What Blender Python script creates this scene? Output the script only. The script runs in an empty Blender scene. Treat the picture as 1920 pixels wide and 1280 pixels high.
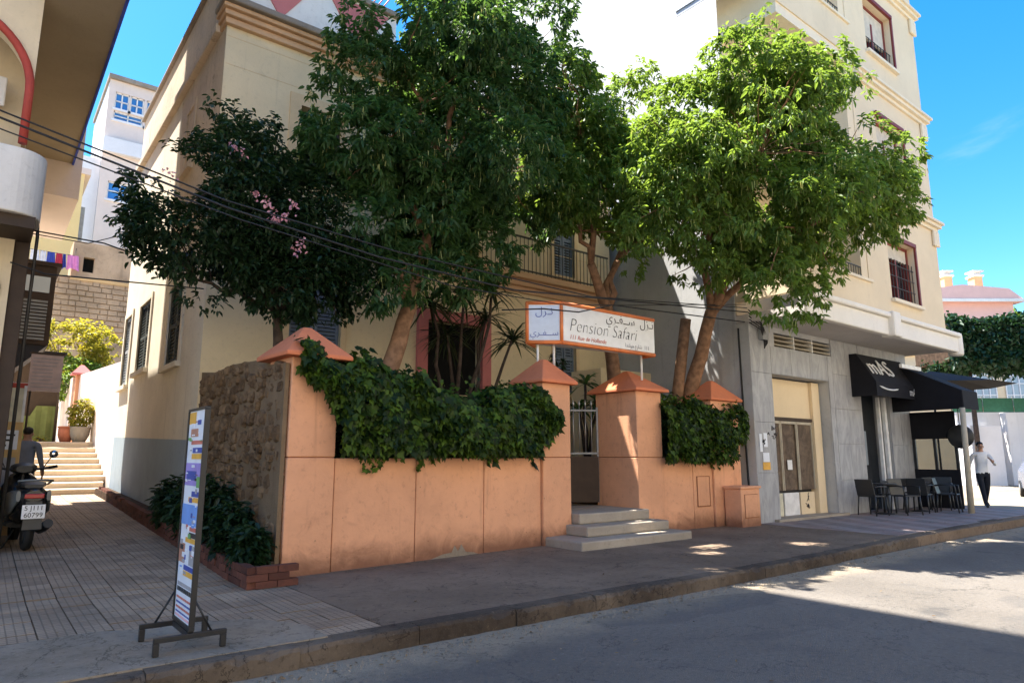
import bpy, math, random
import numpy as np
from mathutils import Vector, Matrix

random.seed(7)
RNG = np.random.default_rng(11)
SC = bpy.context.scene
COL = SC.collection
PI = math.pi

# ------------------------------------------------------------------ camera
cam = bpy.data.cameras.new('camera')
cam.sensor_width = 36.0
cam.lens = 1261 / 1920 * 36.0
cam.clip_start = 0.05
cam.clip_end = 1500
cam_o = bpy.data.objects.new('camera', cam)
COL.objects.link(cam_o)
cam_o.location = (0, 0, 1.5)
cam_o.rotation_euler = (math.radians(90 + 9.77), 0, math.radians(51.8 - 90))
SC.camera = cam_o

# ------------------------------------------------------------------ light
SUN_DIR = Vector((0.68, -1.0, -2.63)).normalized()          # the way the light travels
elev = math.asin(-SUN_DIR.z)
azim = math.atan2(-SUN_DIR.x, -SUN_DIR.y)                    # from +Y towards +X
sun = bpy.data.lights.new('sun', 'SUN')
sun.energy = 5.0
sun.angle = math.radians(0.5)
sun.color = (1.0, 0.95, 0.86)
sun_o = bpy.data.objects.new('sun', sun)
COL.objects.link(sun_o)
sun_o.rotation_euler = SUN_DIR.to_track_quat('-Z', 'Y').to_euler()

world = bpy.data.worlds.new('World')
SC.world = world
world.use_nodes = True
wn, wl = world.node_tree.nodes, world.node_tree.links
wn.clear()
w_out = wn.new('ShaderNodeOutputWorld')
w_bg = wn.new('ShaderNodeBackground')
w_sky = wn.new('ShaderNodeTexSky')
w_sky.sky_type = 'NISHITA'
w_sky.sun_disc = False
w_sky.sun_elevation = elev
w_sky.sun_rotation = azim
w_sky.air_density = 1.0
w_sky.dust_density = 0.4
w_sky.ozone_density = 2.5
w_hs = wn.new('ShaderNodeHueSaturation')
w_hs.inputs['Saturation'].default_value = 1.42
w_hs.inputs['Value'].default_value = 0.92
wl.new(w_sky.outputs[0], w_hs.inputs['Color'])
# thin cloud: a bright bank above the roofs plus faint streaks all over
w_tc = wn.new('ShaderNodeTexCoord')
w_map = wn.new('ShaderNodeMapping')
w_map.inputs['Scale'].default_value = (1.0, 1.0, 2.4)
wl.new(w_tc.outputs['Generated'], w_map.inputs[0])
w_no = wn.new('ShaderNodeTexNoise')
w_no.inputs['Scale'].default_value = 2.6
w_no.inputs['Detail'].default_value = 7
w_no.inputs['Roughness'].default_value = 0.55
w_no.inputs['Distortion'].default_value = 0.4
wl.new(w_map.outputs[0], w_no.inputs['Vector'])
w_dot = wn.new('ShaderNodeVectorMath')
w_dot.operation = 'DOT_PRODUCT'
w_dot.inputs[1].default_value = Vector((0.650, 0.520, 0.550)).normalized()
wl.new(w_tc.outputs['Generated'], w_dot.inputs[0])
w_bank = wn.new('ShaderNodeMapRange')
w_bank.inputs['From Min'].default_value = 0.945
w_bank.inputs['From Max'].default_value = 0.975
w_bank.inputs['To Min'].default_value = -0.115
w_bank.inputs['To Max'].default_value = 0.40
wl.new(w_dot.outputs['Value'], w_bank.inputs['Value'])
w_add = wn.new('ShaderNodeMath')
w_add.operation = 'ADD'
wl.new(w_no.outputs[0], w_add.inputs[0])
wl.new(w_bank.outputs[0], w_add.inputs[1])
w_rmp = wn.new('ShaderNodeMapRange')
w_rmp.interpolation_type = 'SMOOTHSTEP'
w_rmp.inputs['From Min'].default_value = 0.50
w_rmp.inputs['From Max'].default_value = 0.80
wl.new(w_add.outputs[0], w_rmp.inputs['Value'])
w_mix = wn.new('ShaderNodeMix')
w_mix.data_type = 'RGBA'
w_mix.inputs['B'].default_value = (3.2, 3.3, 3.5, 1)
wl.new(w_rmp.outputs[0], w_mix.inputs['Factor'])
wl.new(w_hs.outputs[0], w_mix.inputs['A'])
wl.new(w_mix.outputs['Result'], w_bg.inputs['Color'])
w_bg.inputs['Strength'].default_value = 0.10
wl.new(w_bg.outputs[0], w_out.inputs['Surface'])

SC.view_settings.view_transform = 'Standard'
SC.view_settings.look = 'None'
SC.view_settings.gamma = 1.0
SC.view_settings.use_curve_mapping = False
SC.view_settings.exposure = 2.05
SC.render.engine = 'CYCLES'
SC.cycles.use_denoising = True
SC.cycles.max_bounces = 8
SC.cycles.diffuse_bounces = 5
SC.cycles.transparent_max_bounces = 12
SC.cycles.caustics_reflective = False
SC.cycles.caustics_refractive = False
SC.cycles.sample_clamp_indirect = 8


# ------------------------------------------------------------------ materials
def lin(h):
    h = h.lstrip('#')
    out = []
    for i in (0, 2, 4):
        c = int(h[i:i + 2], 16) / 255
        out.append(c / 12.92 if c <= 0.04045 else ((c + 0.055) / 1.055) ** 2.4)
    return tuple(out)


MATS = {}


class NT:
    """small helper around a material's node tree"""
    def __init__(self, name, rough=0.85, spec=0.3, metal=0.0):
        m = bpy.data.materials.new(name)
        m.use_nodes = True
        self.m, self.n, self.l = m, m.node_tree.nodes, m.node_tree.links
        self.n.clear()
        self.out = self.n.new('ShaderNodeOutputMaterial')
        self.p = self.n.new('ShaderNodeBsdfPrincipled')
        self.p.inputs['Roughness'].default_value = rough
        self.p.inputs['Specular IOR Level'].default_value = spec
        self.p.inputs['Metallic'].default_value = metal
        self.l.new(self.p.outputs[0], self.out.inputs['Surface'])
        MATS[name] = m
        self._tc = None

    def tc(self, kind='Object'):
        if self._tc is None:
            self._tc = self.n.new('ShaderNodeTexCoord')
        return self._tc.outputs[kind]

    def geo(self):
        return self.n.new('ShaderNodeNewGeometry').outputs['Position']

    def mapping(self, src, scale=(1, 1, 1), rot=(0, 0, 0), loc=(0, 0, 0)):
        k = self.n.new('ShaderNodeMapping')
        k.inputs['Scale'].default_value = scale
        k.inputs['Rotation'].default_value = rot
        k.inputs['Location'].default_value = loc
        self.l.new(src, k.inputs[0])
        return k.outputs[0]

    def noise(self, src, scale, detail=5, rough=0.55, dist=0.0):
        k = self.n.new('ShaderNodeTexNoise')
        k.inputs['Scale'].default_value = scale
        k.inputs['Detail'].default_value = detail
        k.inputs['Roughness'].default_value = rough
        k.inputs['Distortion'].default_value = dist
        self.l.new(src, k.inputs['Vector'])
        return k.outputs[0]

    def vor(self, src, scale, feature='F1', out=0):
        k = self.n.new('ShaderNodeTexVoronoi')
        k.feature = feature
        k.inputs['Scale'].default_value = scale
        self.l.new(src, k.inputs['Vector'])
        return k.outputs[out]

    def ramp(self, src, a, b, lo=0.0, hi=1.0):
        k = self.n.new('ShaderNodeMapRange')
        k.interpolation_type = 'SMOOTHSTEP'
        k.inputs['From Min'].default_value = a
        k.inputs['From Max'].default_value = b
        k.inputs['To Min'].default_value = lo
        k.inputs['To Max'].default_value = hi
        self.l.new(src, k.inputs['Value'])
        return k.outputs[0]

    def math(self, op, a, b):
        k = self.n.new('ShaderNodeMath')
        k.operation = op
        for i, s in enumerate((a, b)):
            if isinstance(s, (int, float)):
                k.inputs[i].default_value = s
            else:
                self.l.new(s, k.inputs[i])
        return k.outputs[0]

    def mix(self, fac, a, b, mode='MIX'):
        k = self.n.new('ShaderNodeMix')
        k.data_type = 'RGBA'
        k.blend_type = mode
        for nm, s in (('Factor', fac), ('A', a), ('B', b)):
            if isinstance(s, (int, float)):
                k.inputs[nm].default_value = s
            elif isinstance(s, tuple):
                k.inputs[nm].default_value = (*s[:3], 1)
            else:
                self.l.new(s, k.inputs[nm])
        return k.outputs['Result']

    def color(self, s):
        if isinstance(s, tuple):
            self.p.inputs['Base Color'].default_value = (*s[:3], 1)
        else:
            self.l.new(s, self.p.inputs['Base Color'])

    def bump(self, h, strength=0.4, dist=0.02):
        k = self.n.new('ShaderNodeBump')
        k.inputs['Strength'].default_value = strength
        k.inputs['Distance'].default_value = dist
        self.l.new(h, k.inputs['Height'])
        self.l.new(k.outputs[0], self.p.inputs['Normal'])

    def cracks(self, src, scale, width=0.006):
        n = self.noise(src, scale, 8, 0.6, 0.5)
        d = self.math('ABSOLUTE', self.math('SUBTRACT', n, 0.5), 0)
        return self.ramp(d, width, width * 0.25)

    def spots(self, src, scale, size):
        k = self.n.new('ShaderNodeTexVoronoi')
        k.inputs['Scale'].default_value = scale
        self.l.new(src, k.inputs['Vector'])
        pick = self.n.new('ShaderNodeSeparateColor')
        self.l.new(k.outputs['Color'], pick.inputs[0])
        return self.math('MULTIPLY', self.ramp(k.outputs['Distance'], size, size * 0.6), self.ramp(pick.outputs[0], 0.55, 0.6))

    def orand(self):
        return self.n.new('ShaderNodeObjectInfo').outputs['Random']


def mul(c, k):
    return tuple(x * k for x in c)


def plain(name, c, rough=0.6, spec=0.4, metal=0.0, var=0.12, scale=6.0):
    t = NT(name, rough, spec, metal)
    pos = t.tc()
    n = t.noise(pos, scale, 4)
    t.color(t.mix(t.ramp(n, 0.3, 0.7), mul(c, 1 - var), mul(c, 1 + var * 0.6)))
    b = t.noise(pos, scale * 9, 3)
    t.bump(b, 0.08, 0.01)
    return t.m


def stucco(name, c, dirt=(0.20, 0.15, 0.11), amount=0.35, streak=0.5, var=0.12, bump=0.25, rough=0.9, base_dirt=0.0):
    """painted plaster: mottling, vertical rain streaks, pits; base_dirt adds splash marks low on the wall"""
    t = NT(name, rough, 0.2)
    pos = t.geo()
    big = t.noise(pos, 0.9, 6, 0.6, 0.3)
    col = t.mix(t.ramp(big, 0.3, 0.72), mul(c, 1 - var), mul(c, 1 + var * 0.4))
    st = t.noise(t.mapping(pos, (5.0, 5.0, 0.28)), 1.0, 6, 0.62)
    blot = t.noise(pos, 2.4, 6, 0.65, 0.8)
    col = t.mix(t.math('MULTIPLY', t.ramp(st, 0.56, 0.82), streak * amount * 1.6), col, dirt)
    col = t.mix(t.math('MULTIPLY', t.ramp(blot, 0.60, 0.80), amount), col, dirt)
    mid = t.noise(pos, 11, 6, 0.72, 0.3)
    col = t.mix(t.ramp(mid, 0.52, 0.74, 0, 0.55 * amount + 0.06), col, dirt)
    col = t.mix(t.ramp(mid, 0.42, 0.26, 0, 0.30), col, mul(c, 1.16))
    col = t.mix(t.math('MULTIPLY', t.spots(pos, 6.0, 0.07), min(0.7, amount * 1.6)), col, dirt)
    fine = t.noise(pos, 38, 4, 0.6)
    col = t.mix(t.ramp(fine, 0.66, 0.8, 0, 0.25 * amount + 0.05), col, dirt)
    if base_dirt:
        sep = t.n.new('ShaderNodeSeparateXYZ')
        t.l.new(pos, sep.inputs[0])
        h = t.math('ADD', sep.outputs[2], t.math('MULTIPLY', blot, -0.5))
        col = t.mix(t.math('MULTIPLY', t.ramp(h, 0.25, -0.12), base_dirt), col, dirt)
    t.color(col)
    t.bump(t.math('ADD', t.math('MULTIPLY', fine, 0.5), blot), bump, 0.02)
    return t.m


PEACH = (0.74, 0.375, 0.215)
stucco('peach', PEACH, (0.17, 0.075, 0.045), 0.34, 1.0, 0.14, 0.4, base_dirt=0.85)
stucco('peach_joint', (0.30, 0.12, 0.06), amount=0.3)
stucco('peach_cap', (0.66, 0.215, 0.105), (0.30, 0.10, 0.06), 0.30, 0.3, 0.14, 0.35)
stucco('cream_house', (0.76, 0.62, 0.40), (0.30, 0.24, 0.17), 0.30, 0.7, 0.08, 0.22)
stucco('cream_weathered', (0.62, 0.50, 0.37), (0.22, 0.17, 0.13), 0.75, 1.0, 0.16, 0.5)
stucco('house_side', (0.70, 0.62, 0.49), (0.30, 0.25, 0.20), 0.45, 0.9, 0.10, 0.3)
stucco('trim_ochre', (0.62, 0.40, 0.24), (0.30, 0.18, 0.10), 0.35, 0.5)
stucco('trim_cream', (0.74, 0.56, 0.34), (0.3, 0.22, 0.14), 0.35, 0.6)
stucco('dado_blue', (0.30, 0.36, 0.40), (0.16, 0.17, 0.17), 0.40, 0.9, 0.12)
stucco('dado_blue_sunlit', (0.60, 0.66, 0.70), (0.3, 0.32, 0.33), 0.35, 0.9, 0.12)  # dado with sunlight put into its colour; unused
stucco('pink_panel', (0.56, 0.19, 0.18), (0.3, 0.14, 0.12), 0.35, 0.7)
stucco('white_plaster', (0.78, 0.74, 0.68), (0.32, 0.28, 0.24), 0.30, 0.7)
stucco('cornice_worn', (0.30, 0.25, 0.20), (0.10, 0.08, 0.07), 0.7, 0.7, 0.2, 0.5)
stucco('mas_cream', (0.76, 0.63, 0.44), (0.42, 0.34, 0.24), 0.16, 0.6, 0.06, 0.15)
stucco('mas_trim', (0.80, 0.70, 0.53), (0.45, 0.38, 0.28), 0.2, 0.5, 0.06, 0.15)
stucco('mas_white', (0.80, 0.77, 0.71), (0.42, 0.40, 0.36), 0.18, 0.6, 0.06, 0.15)
stucco('mas_soffit', (0.62, 0.58, 0.54), (0.30, 0.27, 0.25), 0.2, 0.2, 0.08, 0.15)
stucco('party_grey', (0.46, 0.46, 0.46), (0.22, 0.22, 0.22), 0.4, 1.0, 0.12, 0.3)
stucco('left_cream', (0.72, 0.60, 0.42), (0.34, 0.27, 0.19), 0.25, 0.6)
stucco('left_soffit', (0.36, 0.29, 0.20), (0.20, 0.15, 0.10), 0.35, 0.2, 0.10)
stucco('far_white', (0.78, 0.76, 0.76), (0.45, 0.42, 0.40), 0.2, 0.7, 0.06)
stucco('far_pinkish', (0.74, 0.62, 0.55), (0.45, 0.36, 0.30), 0.2, 0.7, 0.06)
stucco('far_yellow', (0.78, 0.62, 0.30), (0.4, 0.3, 0.18), 0.2, 0.6, 0.06)
stucco('villa_pink', (0.74, 0.46, 0.40), (0.4, 0.28, 0.24), 0.15, 0.5, 0.06)
stucco('villa_cream', (0.80, 0.64, 0.42), (0.4, 0.32, 0.22), 0.15, 0.5, 0.06)
stucco('chimney_ochre', (0.72, 0.48, 0.24), (0.3, 0.2, 0.12), 0.2, 0.5)
stucco('opposite_cream', (0.78, 0.70, 0.56), (0.4, 0.34, 0.26), 0.2, 0.6)
stucco('concrete_step', (0.38, 0.325, 0.26), (0.17, 0.14, 0.11), 0.55, 0.4, 0.2, 0.5)
stucco('stair_stone', (0.60, 0.50, 0.38), (0.22, 0.17, 0.13), 0.5, 0.3, 0.2, 0.5)
stucco('mortar', (0.20, 0.135, 0.08), (0.08, 0.052, 0.032), 0.6, 0.5, 0.25, 0.9)
stucco('hill_stone', (0.52, 0.38, 0.26), (0.20, 0.14, 0.10), 0.7, 0.4, 0.3, 1.0)

plain('white_paint', (0.78, 0.77, 0.75), 0.5)
plain('sign_white', (0.80, 0.80, 0.80), 0.35, 0.5, var=0.05)
plain('sign_blueish', (0.60, 0.66, 0.76), 0.35, 0.5, var=0.06)
plain('sign_orange', (0.75, 0.20, 0.05), 0.45, 0.5)
plain('ink', (0.025, 0.025, 0.03), 0.6)
plain('ink_red', (0.55, 0.16, 0.12), 0.6)
plain('ink_blue', (0.05, 0.08, 0.35), 0.6)
plain('ink_grey', (0.35, 0.35, 0.38), 0.6)
plain('black_metal', (0.02, 0.02, 0.022), 0.45, 0.5, 0.2)
plain('black_fabric', (0.014, 0.014, 0.018), 0.85, 0.2)
plain('black_plastic', (0.025, 0.026, 0.028), 0.42, 0.5)
plain('iron', (0.06, 0.055, 0.05), 0.55, 0.5, 0.4)
plain('grey_metal', (0.42, 0.42, 0.42), 0.4, 0.5, 0.8)
plain('chrome', (0.70, 0.70, 0.72), 0.12, 0.5, 1.0)
plain('red_wood', (0.20, 0.035, 0.028), 0.55, 0.4)
plain('red_trim', (0.42, 0.06, 0.04), 0.6, 0.3)
plain('shutter_blue', (0.16, 0.20, 0.26), 0.6, 0.3)
plain('shutter_dark', (0.055, 0.06, 0.05), 0.7, 0.3)
plain('shutter_grey', (0.30, 0.31, 0.31), 0.7, 0.3)
plain('dark_room', (0.012, 0.012, 0.012), 0.9, 0.1)
plain('dark_wood', (0.06, 0.040, 0.028), 0.7, 0.3)
plain('beige_blind', (0.60, 0.54, 0.44), 0.7, 0.2)
plain('pole_beige', (0.46, 0.40, 0.30), 0.6, 0.3)
plain('rubber', (0.015, 0.015, 0.015), 0.75, 0.3)
plain('scooter_black', (0.012, 0.012, 0.014), 0.22, 0.6)
plain('scooter_grey', (0.13, 0.14, 0.14), 0.3, 0.6)
plain('tail_red', (0.40, 0.01, 0.01), 0.2, 0.6)
plain('skin', (0.42, 0.23, 0.15), 0.55, 0.4)
plain('hair', (0.012, 0.010, 0.009), 0.6, 0.4)
plain('shirt_white', (0.78, 0.78, 0.78), 0.85, 0.1, var=0.08)
plain('shirt_grey', (0.22, 0.25, 0.31), 0.85, 0.1)
plain('trousers', (0.022, 0.024, 0.032), 0.85, 0.1)
plain('shoe', (0.015, 0.013, 0.012), 0.5, 0.4)
plain('terracotta', (0.42, 0.15, 0.09), 0.8, 0.2)
plain('pot_grey', (0.30, 0.27, 0.23), 0.85, 0.2)
plain('cable', (0.018, 0.018, 0.02), 0.6, 0.3)
plain('bark_brown', (0.26, 0.145, 0.085), 0.9, 0.2, var=0.35, scale=9)
plain('bark_dark', (0.07, 0.05, 0.04), 0.9, 0.2, var=0.35, scale=9)
plain('soil', (0.07, 0.045, 0.03), 0.95, 0.1, var=0.4)
plain('green_fence', (0.05, 0.16, 0.10), 0.8, 0.2)
plain('canvas_green', (0.16, 0.19, 0.07), 0.85, 0.1)
plain('car_blue', (0.02, 0.05, 0.12), 0.2, 0.7)
plain('poster_orange', (0.75, 0.40, 0.06), 0.6)
plain('poster_blue', (0.16, 0.32, 0.72), 0.6)
plain('poster_violet', (0.34, 0.26, 0.62), 0.6)
plain('poster_pale', (0.74, 0.77, 0.83), 0.5, var=0.06)
plain('poster_pink', (0.80, 0.42, 0.46), 0.6)
plain('poster_brown', (0.45, 0.22, 0.15), 0.6)
plain('poster_green', (0.15, 0.35, 0.12), 0.6)
plain('board_pink', (0.56, 0.44, 0.42), 0.7)
plain('board_tan', (0.62, 0.40, 0.16), 0.7)
plain('board_cream', (0.66, 0.62, 0.46), 0.7)
plain('cloth_white', (0.72, 0.72, 0.78), 0.9)
plain('cloth_red', (0.50, 0.04, 0.08), 0.9)
plain('cloth_blue', (0.05, 0.08, 0.40), 0.9)
plain('cloth_pink', (0.70, 0.25, 0.55), 0.9)
plain('flower_pink', (0.80, 0.42, 0.48), 0.7)
plain('awning_grey', (0.40, 0.42, 0.48), 0.8)
plain('kerb_red', (0.36, 0.10, 0.08), 0.8, var=0.4, scale=3)
plain('lamp_yellow', (0.75, 0.66, 0.30), 0.3)


def glass(name, tint, rough=0.06):
    t = NT(name, rough, 0.9)
    t.color(tint)
    t.p.inputs['IOR'].default_value = 1.5
    return t.m


glass('pane_dark', (0.02, 0.024, 0.03))
glass('pane_blue', (0.05, 0.20, 0.50))
glass('pane_pale', (0.30, 0.34, 0.38))


def pane_clear():
    t = NT('pane_clear', 0.03, 0.6)
    tr = t.n.new('ShaderNodeBsdfTransparent')
    tr.inputs[0].default_value = (0.75, 0.78, 0.78, 1)
    mx = t.n.new('ShaderNodeMixShader')
    mx.inputs[0].default_value = 0.22
    t.color((0.05, 0.05, 0.05))
    t.l.new(tr.outputs[0], mx.inputs[1])
    t.l.new(t.p.outputs[0], mx.inputs[2])
    t.l.new(mx.outputs[0], t.out.inputs['Surface'])


pane_clear()


def leaf_mat(name, a, b, trans=0.35, rough=0.45, tcol=None, spec=0.32):
    t = NT(name, rough, spec)
    at = t.n.new('ShaderNodeAttribute')
    at.attribute_name = 'rnd'
    col = t.mix(at.outputs['Fac'], a, b)
    t.color(col)
    tl = t.n.new('ShaderNodeBsdfTranslucent')
    if tcol is None:
        tcol = (min(1, b[0] * 2.6), min(1, b[1] * 2.3), b[2] * 1.2)
    t.l.new(t.mix(at.outputs['Fac'], mul(tcol, 0.6), tcol), tl.inputs['Color'])
    mx = t.n.new('ShaderNodeMixShader')
    mx.inputs[0].default_value = trans
    t.l.new(t.p.outputs[0], mx.inputs[1])
    t.l.new(tl.outputs[0], mx.inputs[2])
    t.l.new(mx.outputs[0], t.out.inputs['Surface'])
    return t.m


leaf_mat('leaf_ombu', (0.050, 0.105, 0.024), (0.125, 0.205, 0.045), 0.45)
leaf_mat('leaf_deep', (0.026, 0.066, 0.026), (0.062, 0.128, 0.040), 0.42)
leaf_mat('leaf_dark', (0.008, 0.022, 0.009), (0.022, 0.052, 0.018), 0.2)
leaf_mat('leaf_ivy', (0.007, 0.020, 0.003), (0.085, 0.155, 0.016), 0.2, rough=0.5, spec=0.22)
leaf_mat('leaf_yellow', (0.10, 0.13, 0.025), (0.26, 0.25, 0.035), 0.40)
leaf_mat('leaf_hedge', (0.009, 0.030, 0.012), (0.018, 0.055, 0.020), 0.15)
leaf_mat('leaf_strap', (0.016, 0.028, 0.012), (0.045, 0.065, 0.025), 0.25)
leaf_mat('leaf_banana', (0.05, 0.12, 0.03), (0.09, 0.19, 0.06), 0.3)
leaf_mat('raceme', (0.16, 0.20, 0.06), (0.36, 0.38, 0.16), 0.35)
leaf_mat('leaf_litter', (0.09, 0.05, 0.025), (0.22, 0.15, 0.07), 0.1)
leaf_mat('petal', (0.62, 0.26, 0.32), (0.85, 0.50, 0.55), 0.35, tcol=(0.9, 0.5, 0.55))


def asphalt():
    t = NT('asphalt', 0.88, 0.35)
    pos = t.geo()
    big = t.noise(pos, 0.35, 5, 0.6, 0.4)
    mid = t.noise(pos, 2.2, 6, 0.65)
    fine = t.noise(pos, 75, 3, 0.7)
    agg = t.vor(pos, 120)
    c = t.mix(t.ramp(big, 0.3, 0.7), (0.118, 0.103, 0.088), (0.170, 0.150, 0.130))
    c = t.mix(t.ramp(mid, 0.50, 0.75, 0, 0.55), c, (0.085, 0.080, 0.077))
    c = t.mix(t.ramp(fine, 0.55, 0.8, 0, 0.5), c, (0.24, 0.23, 0.215))
    # dusty gutter along the kerb (loose grit lies there)
    sep = t.n.new('ShaderNodeSeparateXYZ')
    t.l.new(pos, sep.inputs[0])
    g = t.math('ADD', sep.outputs[1], t.math('MULTIPLY', mid, 0.9))
    c = t.mix(t.ramp(g, 4.75, 5.25, 0, 0.8), c, (0.33, 0.265, 0.185))
    pt_ = t.noise(t.mapping(pos, (0.25, 0.7, 1)), 1.0, 3, 0.5, 0.2)
    c = t.mix(t.ramp(pt_, 0.60, 0.62, 0, 0.35), c, (0.075, 0.072, 0.072))
    oil = t.noise(pos, 1.1, 3, 0.5)
    c = t.mix(t.ramp(oil, 0.66, 0.78, 0, 0.6), c, (0.045, 0.043, 0.043))
    cr = t.vor(t.mapping(pos, (0.55, 0.55, 0.55)), 1.0, 'DISTANCE_TO_EDGE')
    crn = t.math('ADD', cr, t.math('MULTIPLY', mid, 0.02))
    c = t.mix(t.ramp(crn, 0.012, 0.004, 0, 0.16), c, (0.035, 0.034, 0.034))
    sp = t.noise(pos, 22, 5, 0.75)
    c = t.mix(t.ramp(sp, 0.50, 0.68, 0, 0.55), c, (0.060, 0.057, 0.055))
    c = t.mix(t.ramp(sp, 0.44, 0.30, 0, 0.45), c, (0.23, 0.22, 0.205))
    c = t.mix(t.math('MULTIPLY', t.cracks(pos, 0.55, 0.004), 0.55), c, (0.035, 0.033, 0.032))
    c = t.mix(t.math('MULTIPLY', t.spots(pos, 2.3, 0.09), 0.6), c, (0.05, 0.047, 0.046))
    t.color(c)
    t.bump(t.math('ADD', t.math('MULTIPLY', agg, 0.6), t.math('ADD', fine, sp)), 0.7, 0.012)


asphalt()


def pavement(name, a, b, spot):
    t = NT(name, 0.92, 0.25)
    pos = t.geo()
    big = t.noise(pos, 0.7, 6, 0.62, 0.5)
    mid = t.noise(pos, 4.5, 6, 0.7)
    fine = t.noise(pos, 60, 4, 0.7)
    c = t.mix(t.ramp(big, 0.32, 0.68), a, b)
    c = t.mix(t.ramp(mid, 0.52, 0.72, 0, 0.5), c, spot)
    c = t.mix(t.ramp(fine, 0.58, 0.8, 0, 0.45), c, mul(b, 1.7))
    cr = t.vor(t.mapping(pos, (0.8, 0.8, 0.8)), 1.0, 'DISTANCE_TO_EDGE')
    c = t.mix(t.ramp(t.math('ADD', cr, t.math('MULTIPLY', mid, 0.03)), 0.014, 0.006, 0, 0.18), c, mul(spot, 0.6))
    sp = t.noise(pos, 17, 6, 0.75)
    c = t.mix(t.ramp(sp, 0.52, 0.70, 0, 0.6), c, mul(spot, 0.75))
    c = t.mix(t.ramp(sp, 0.43, 0.30, 0, 0.4), c, mul(b, 1.35))
    c = t.mix(t.math('MULTIPLY', t.cracks(pos, 0.8, 0.005), 0.6), c, mul(spot, 0.45))
    c = t.mix(t.math('MULTIPLY', t.spots(pos, 4.5, 0.10), 0.65), c, mul(spot, 0.55))
    t.color(c)
    t.bump(t.math('ADD', mid, t.math('MULTIPLY', t.math('ADD', fine, sp), 0.6)), 0.7, 0.016)


pavement('pavement_asphalt', (0.150, 0.106, 0.073), (0.225, 0.163, 0.115), (0.092, 0.063, 0.043))
pavement('concrete_patch', (0.205, 0.165, 0.122), (0.31, 0.252, 0.190), (0.115, 0.090, 0.066))
pavement('kerb_stone', (0.058, 0.043, 0.032), (0.150, 0.115, 0.085), (0.024, 0.017, 0.012))
pavement('ground', (0.16, 0.14, 0.11), (0.22, 0.20, 0.16), (0.10, 0.09, 0.07))
pavement('tile_bed', (0.11, 0.085, 0.062), (0.16, 0.125, 0.095), (0.08, 0.062, 0.046))


def tile_mat():
    t = NT('paving_tile', 0.85, 0.3)
    pos = t.geo()
    r = t.orand()
    base = t.mix(r, (0.285, 0.200, 0.135), (0.410, 0.300, 0.205))
    big = t.noise(pos, 0.8, 5, 0.6, 0.4)
    fine = t.noise(pos, 45, 4, 0.7)
    base = t.mix(t.ramp(big, 0.42, 0.68, 0, 0.55), base, (0.12, 0.092, 0.07))
    base = t.mix(t.ramp(fine, 0.6, 0.8, 0, 0.5), base, (0.36, 0.30, 0.24))
    # 4 x 4 pressed squares on each tile
    k = t.n.new('ShaderNodeTexBrick')
    k.offset = 0
    k.inputs['Scale'].default_value = 1
    k.inputs['Brick Width'].default_value = 0.0625
    k.inputs['Row Height'].default_value = 0.0625
    k.inputs['Mortar Size'].default_value = 0.006
    t.l.new(t.tc('Object'), k.inputs['Vector'])
    base = t.mix(t.math('MULTIPLY', k.outputs['Fac'], 0.55), base, (0.09, 0.07, 0.05))
    t.color(base)
    t.bump(t.math('SUBTRACT', t.math('MULTIPLY', fine, 0.3), k.outputs['Fac']), 0.7, 0.006)


tile_mat()


def stripe_tile():
    t = NT('stripe_tile', 0.7, 0.35)
    pos = t.geo()
    k = t.n.new('ShaderNodeTexBrick')
    k.offset = 0
    k.inputs['Scale'].default_value = 1
    k.inputs['Brick Width'].default_value = 0.4
    k.inputs['Row Height'].default_value = 0.4
    k.inputs['Mortar Size'].default_value = 0.006
    k.inputs['Color1'].default_value = (0.30, 0.20, 0.18, 1)
    k.inputs['Color2'].default_value = (0.19, 0.165, 0.16, 1)
    k.inputs['Mortar'].default_value = (0.08, 0.07, 0.065, 1)
    t.l.new(t.mapping(pos, rot=(0, 0, 0.0)), k.inputs['Vector'])
    w = t.n.new('ShaderNodeTexWave')
    w.inputs['Scale'].default_value = 0.42
    w.inputs['Distortion'].default_value = 0.3
    t.l.new(t.mapping(pos, rot=(0, 0, 0.5)), w.inputs['Vector'])
    c = t.mix(t.ramp(w.outputs[1], 0.55, 0.65, 0, 0.6), k.outputs[0], (0.32, 0.28, 0.26))
    n = t.noise(pos, 3.0, 6, 0.65)
    c = t.mix(t.ramp(n, 0.45, 0.7, 0, 0.6), c, (0.12, 0.10, 0.095))
    t.color(c)
    t.bump(t.math('SUBTRACT', n, k.outputs['Fac']), 0.3, 0.008)


stripe_tile()


def stone_mat():
    t = NT('rubble_stone', 0.95, 0.15)
    pos = t.geo()
    r = t.orand()
    c = t.mix(r, (0.125, 0.075, 0.040), (0.27, 0.175, 0.10))
    n = t.noise(pos, 7, 7, 0.7, 0.6)
    f = t.noise(pos, 40, 5, 0.7)
    c = t.mix(t.ramp(n, 0.40, 0.66), c, (0.085, 0.050, 0.028))
    c = t.mix(t.ramp(f, 0.58, 0.78, 0, 0.5), c, (0.34, 0.25, 0.16))
    t.color(c)
    t.bump(t.math('ADD', n, t.math('MULTIPLY', f, 0.5)), 0.9, 0.03)


stone_mat()


def brick_mat():
    t = NT('red_brick', 0.9, 0.2)
    pos = t.geo()
    r = t.orand()
    c = t.mix(r, (0.085, 0.034, 0.025), (0.17, 0.066, 0.046))
    n = t.noise(pos, 16, 6, 0.7)
    c = t.mix(t.ramp(n, 0.42, 0.7, 0, 0.7), c, (0.085, 0.04, 0.03))
    t.color(c)
    t.bump(n, 0.6, 0.01)


brick_mat()


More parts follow.
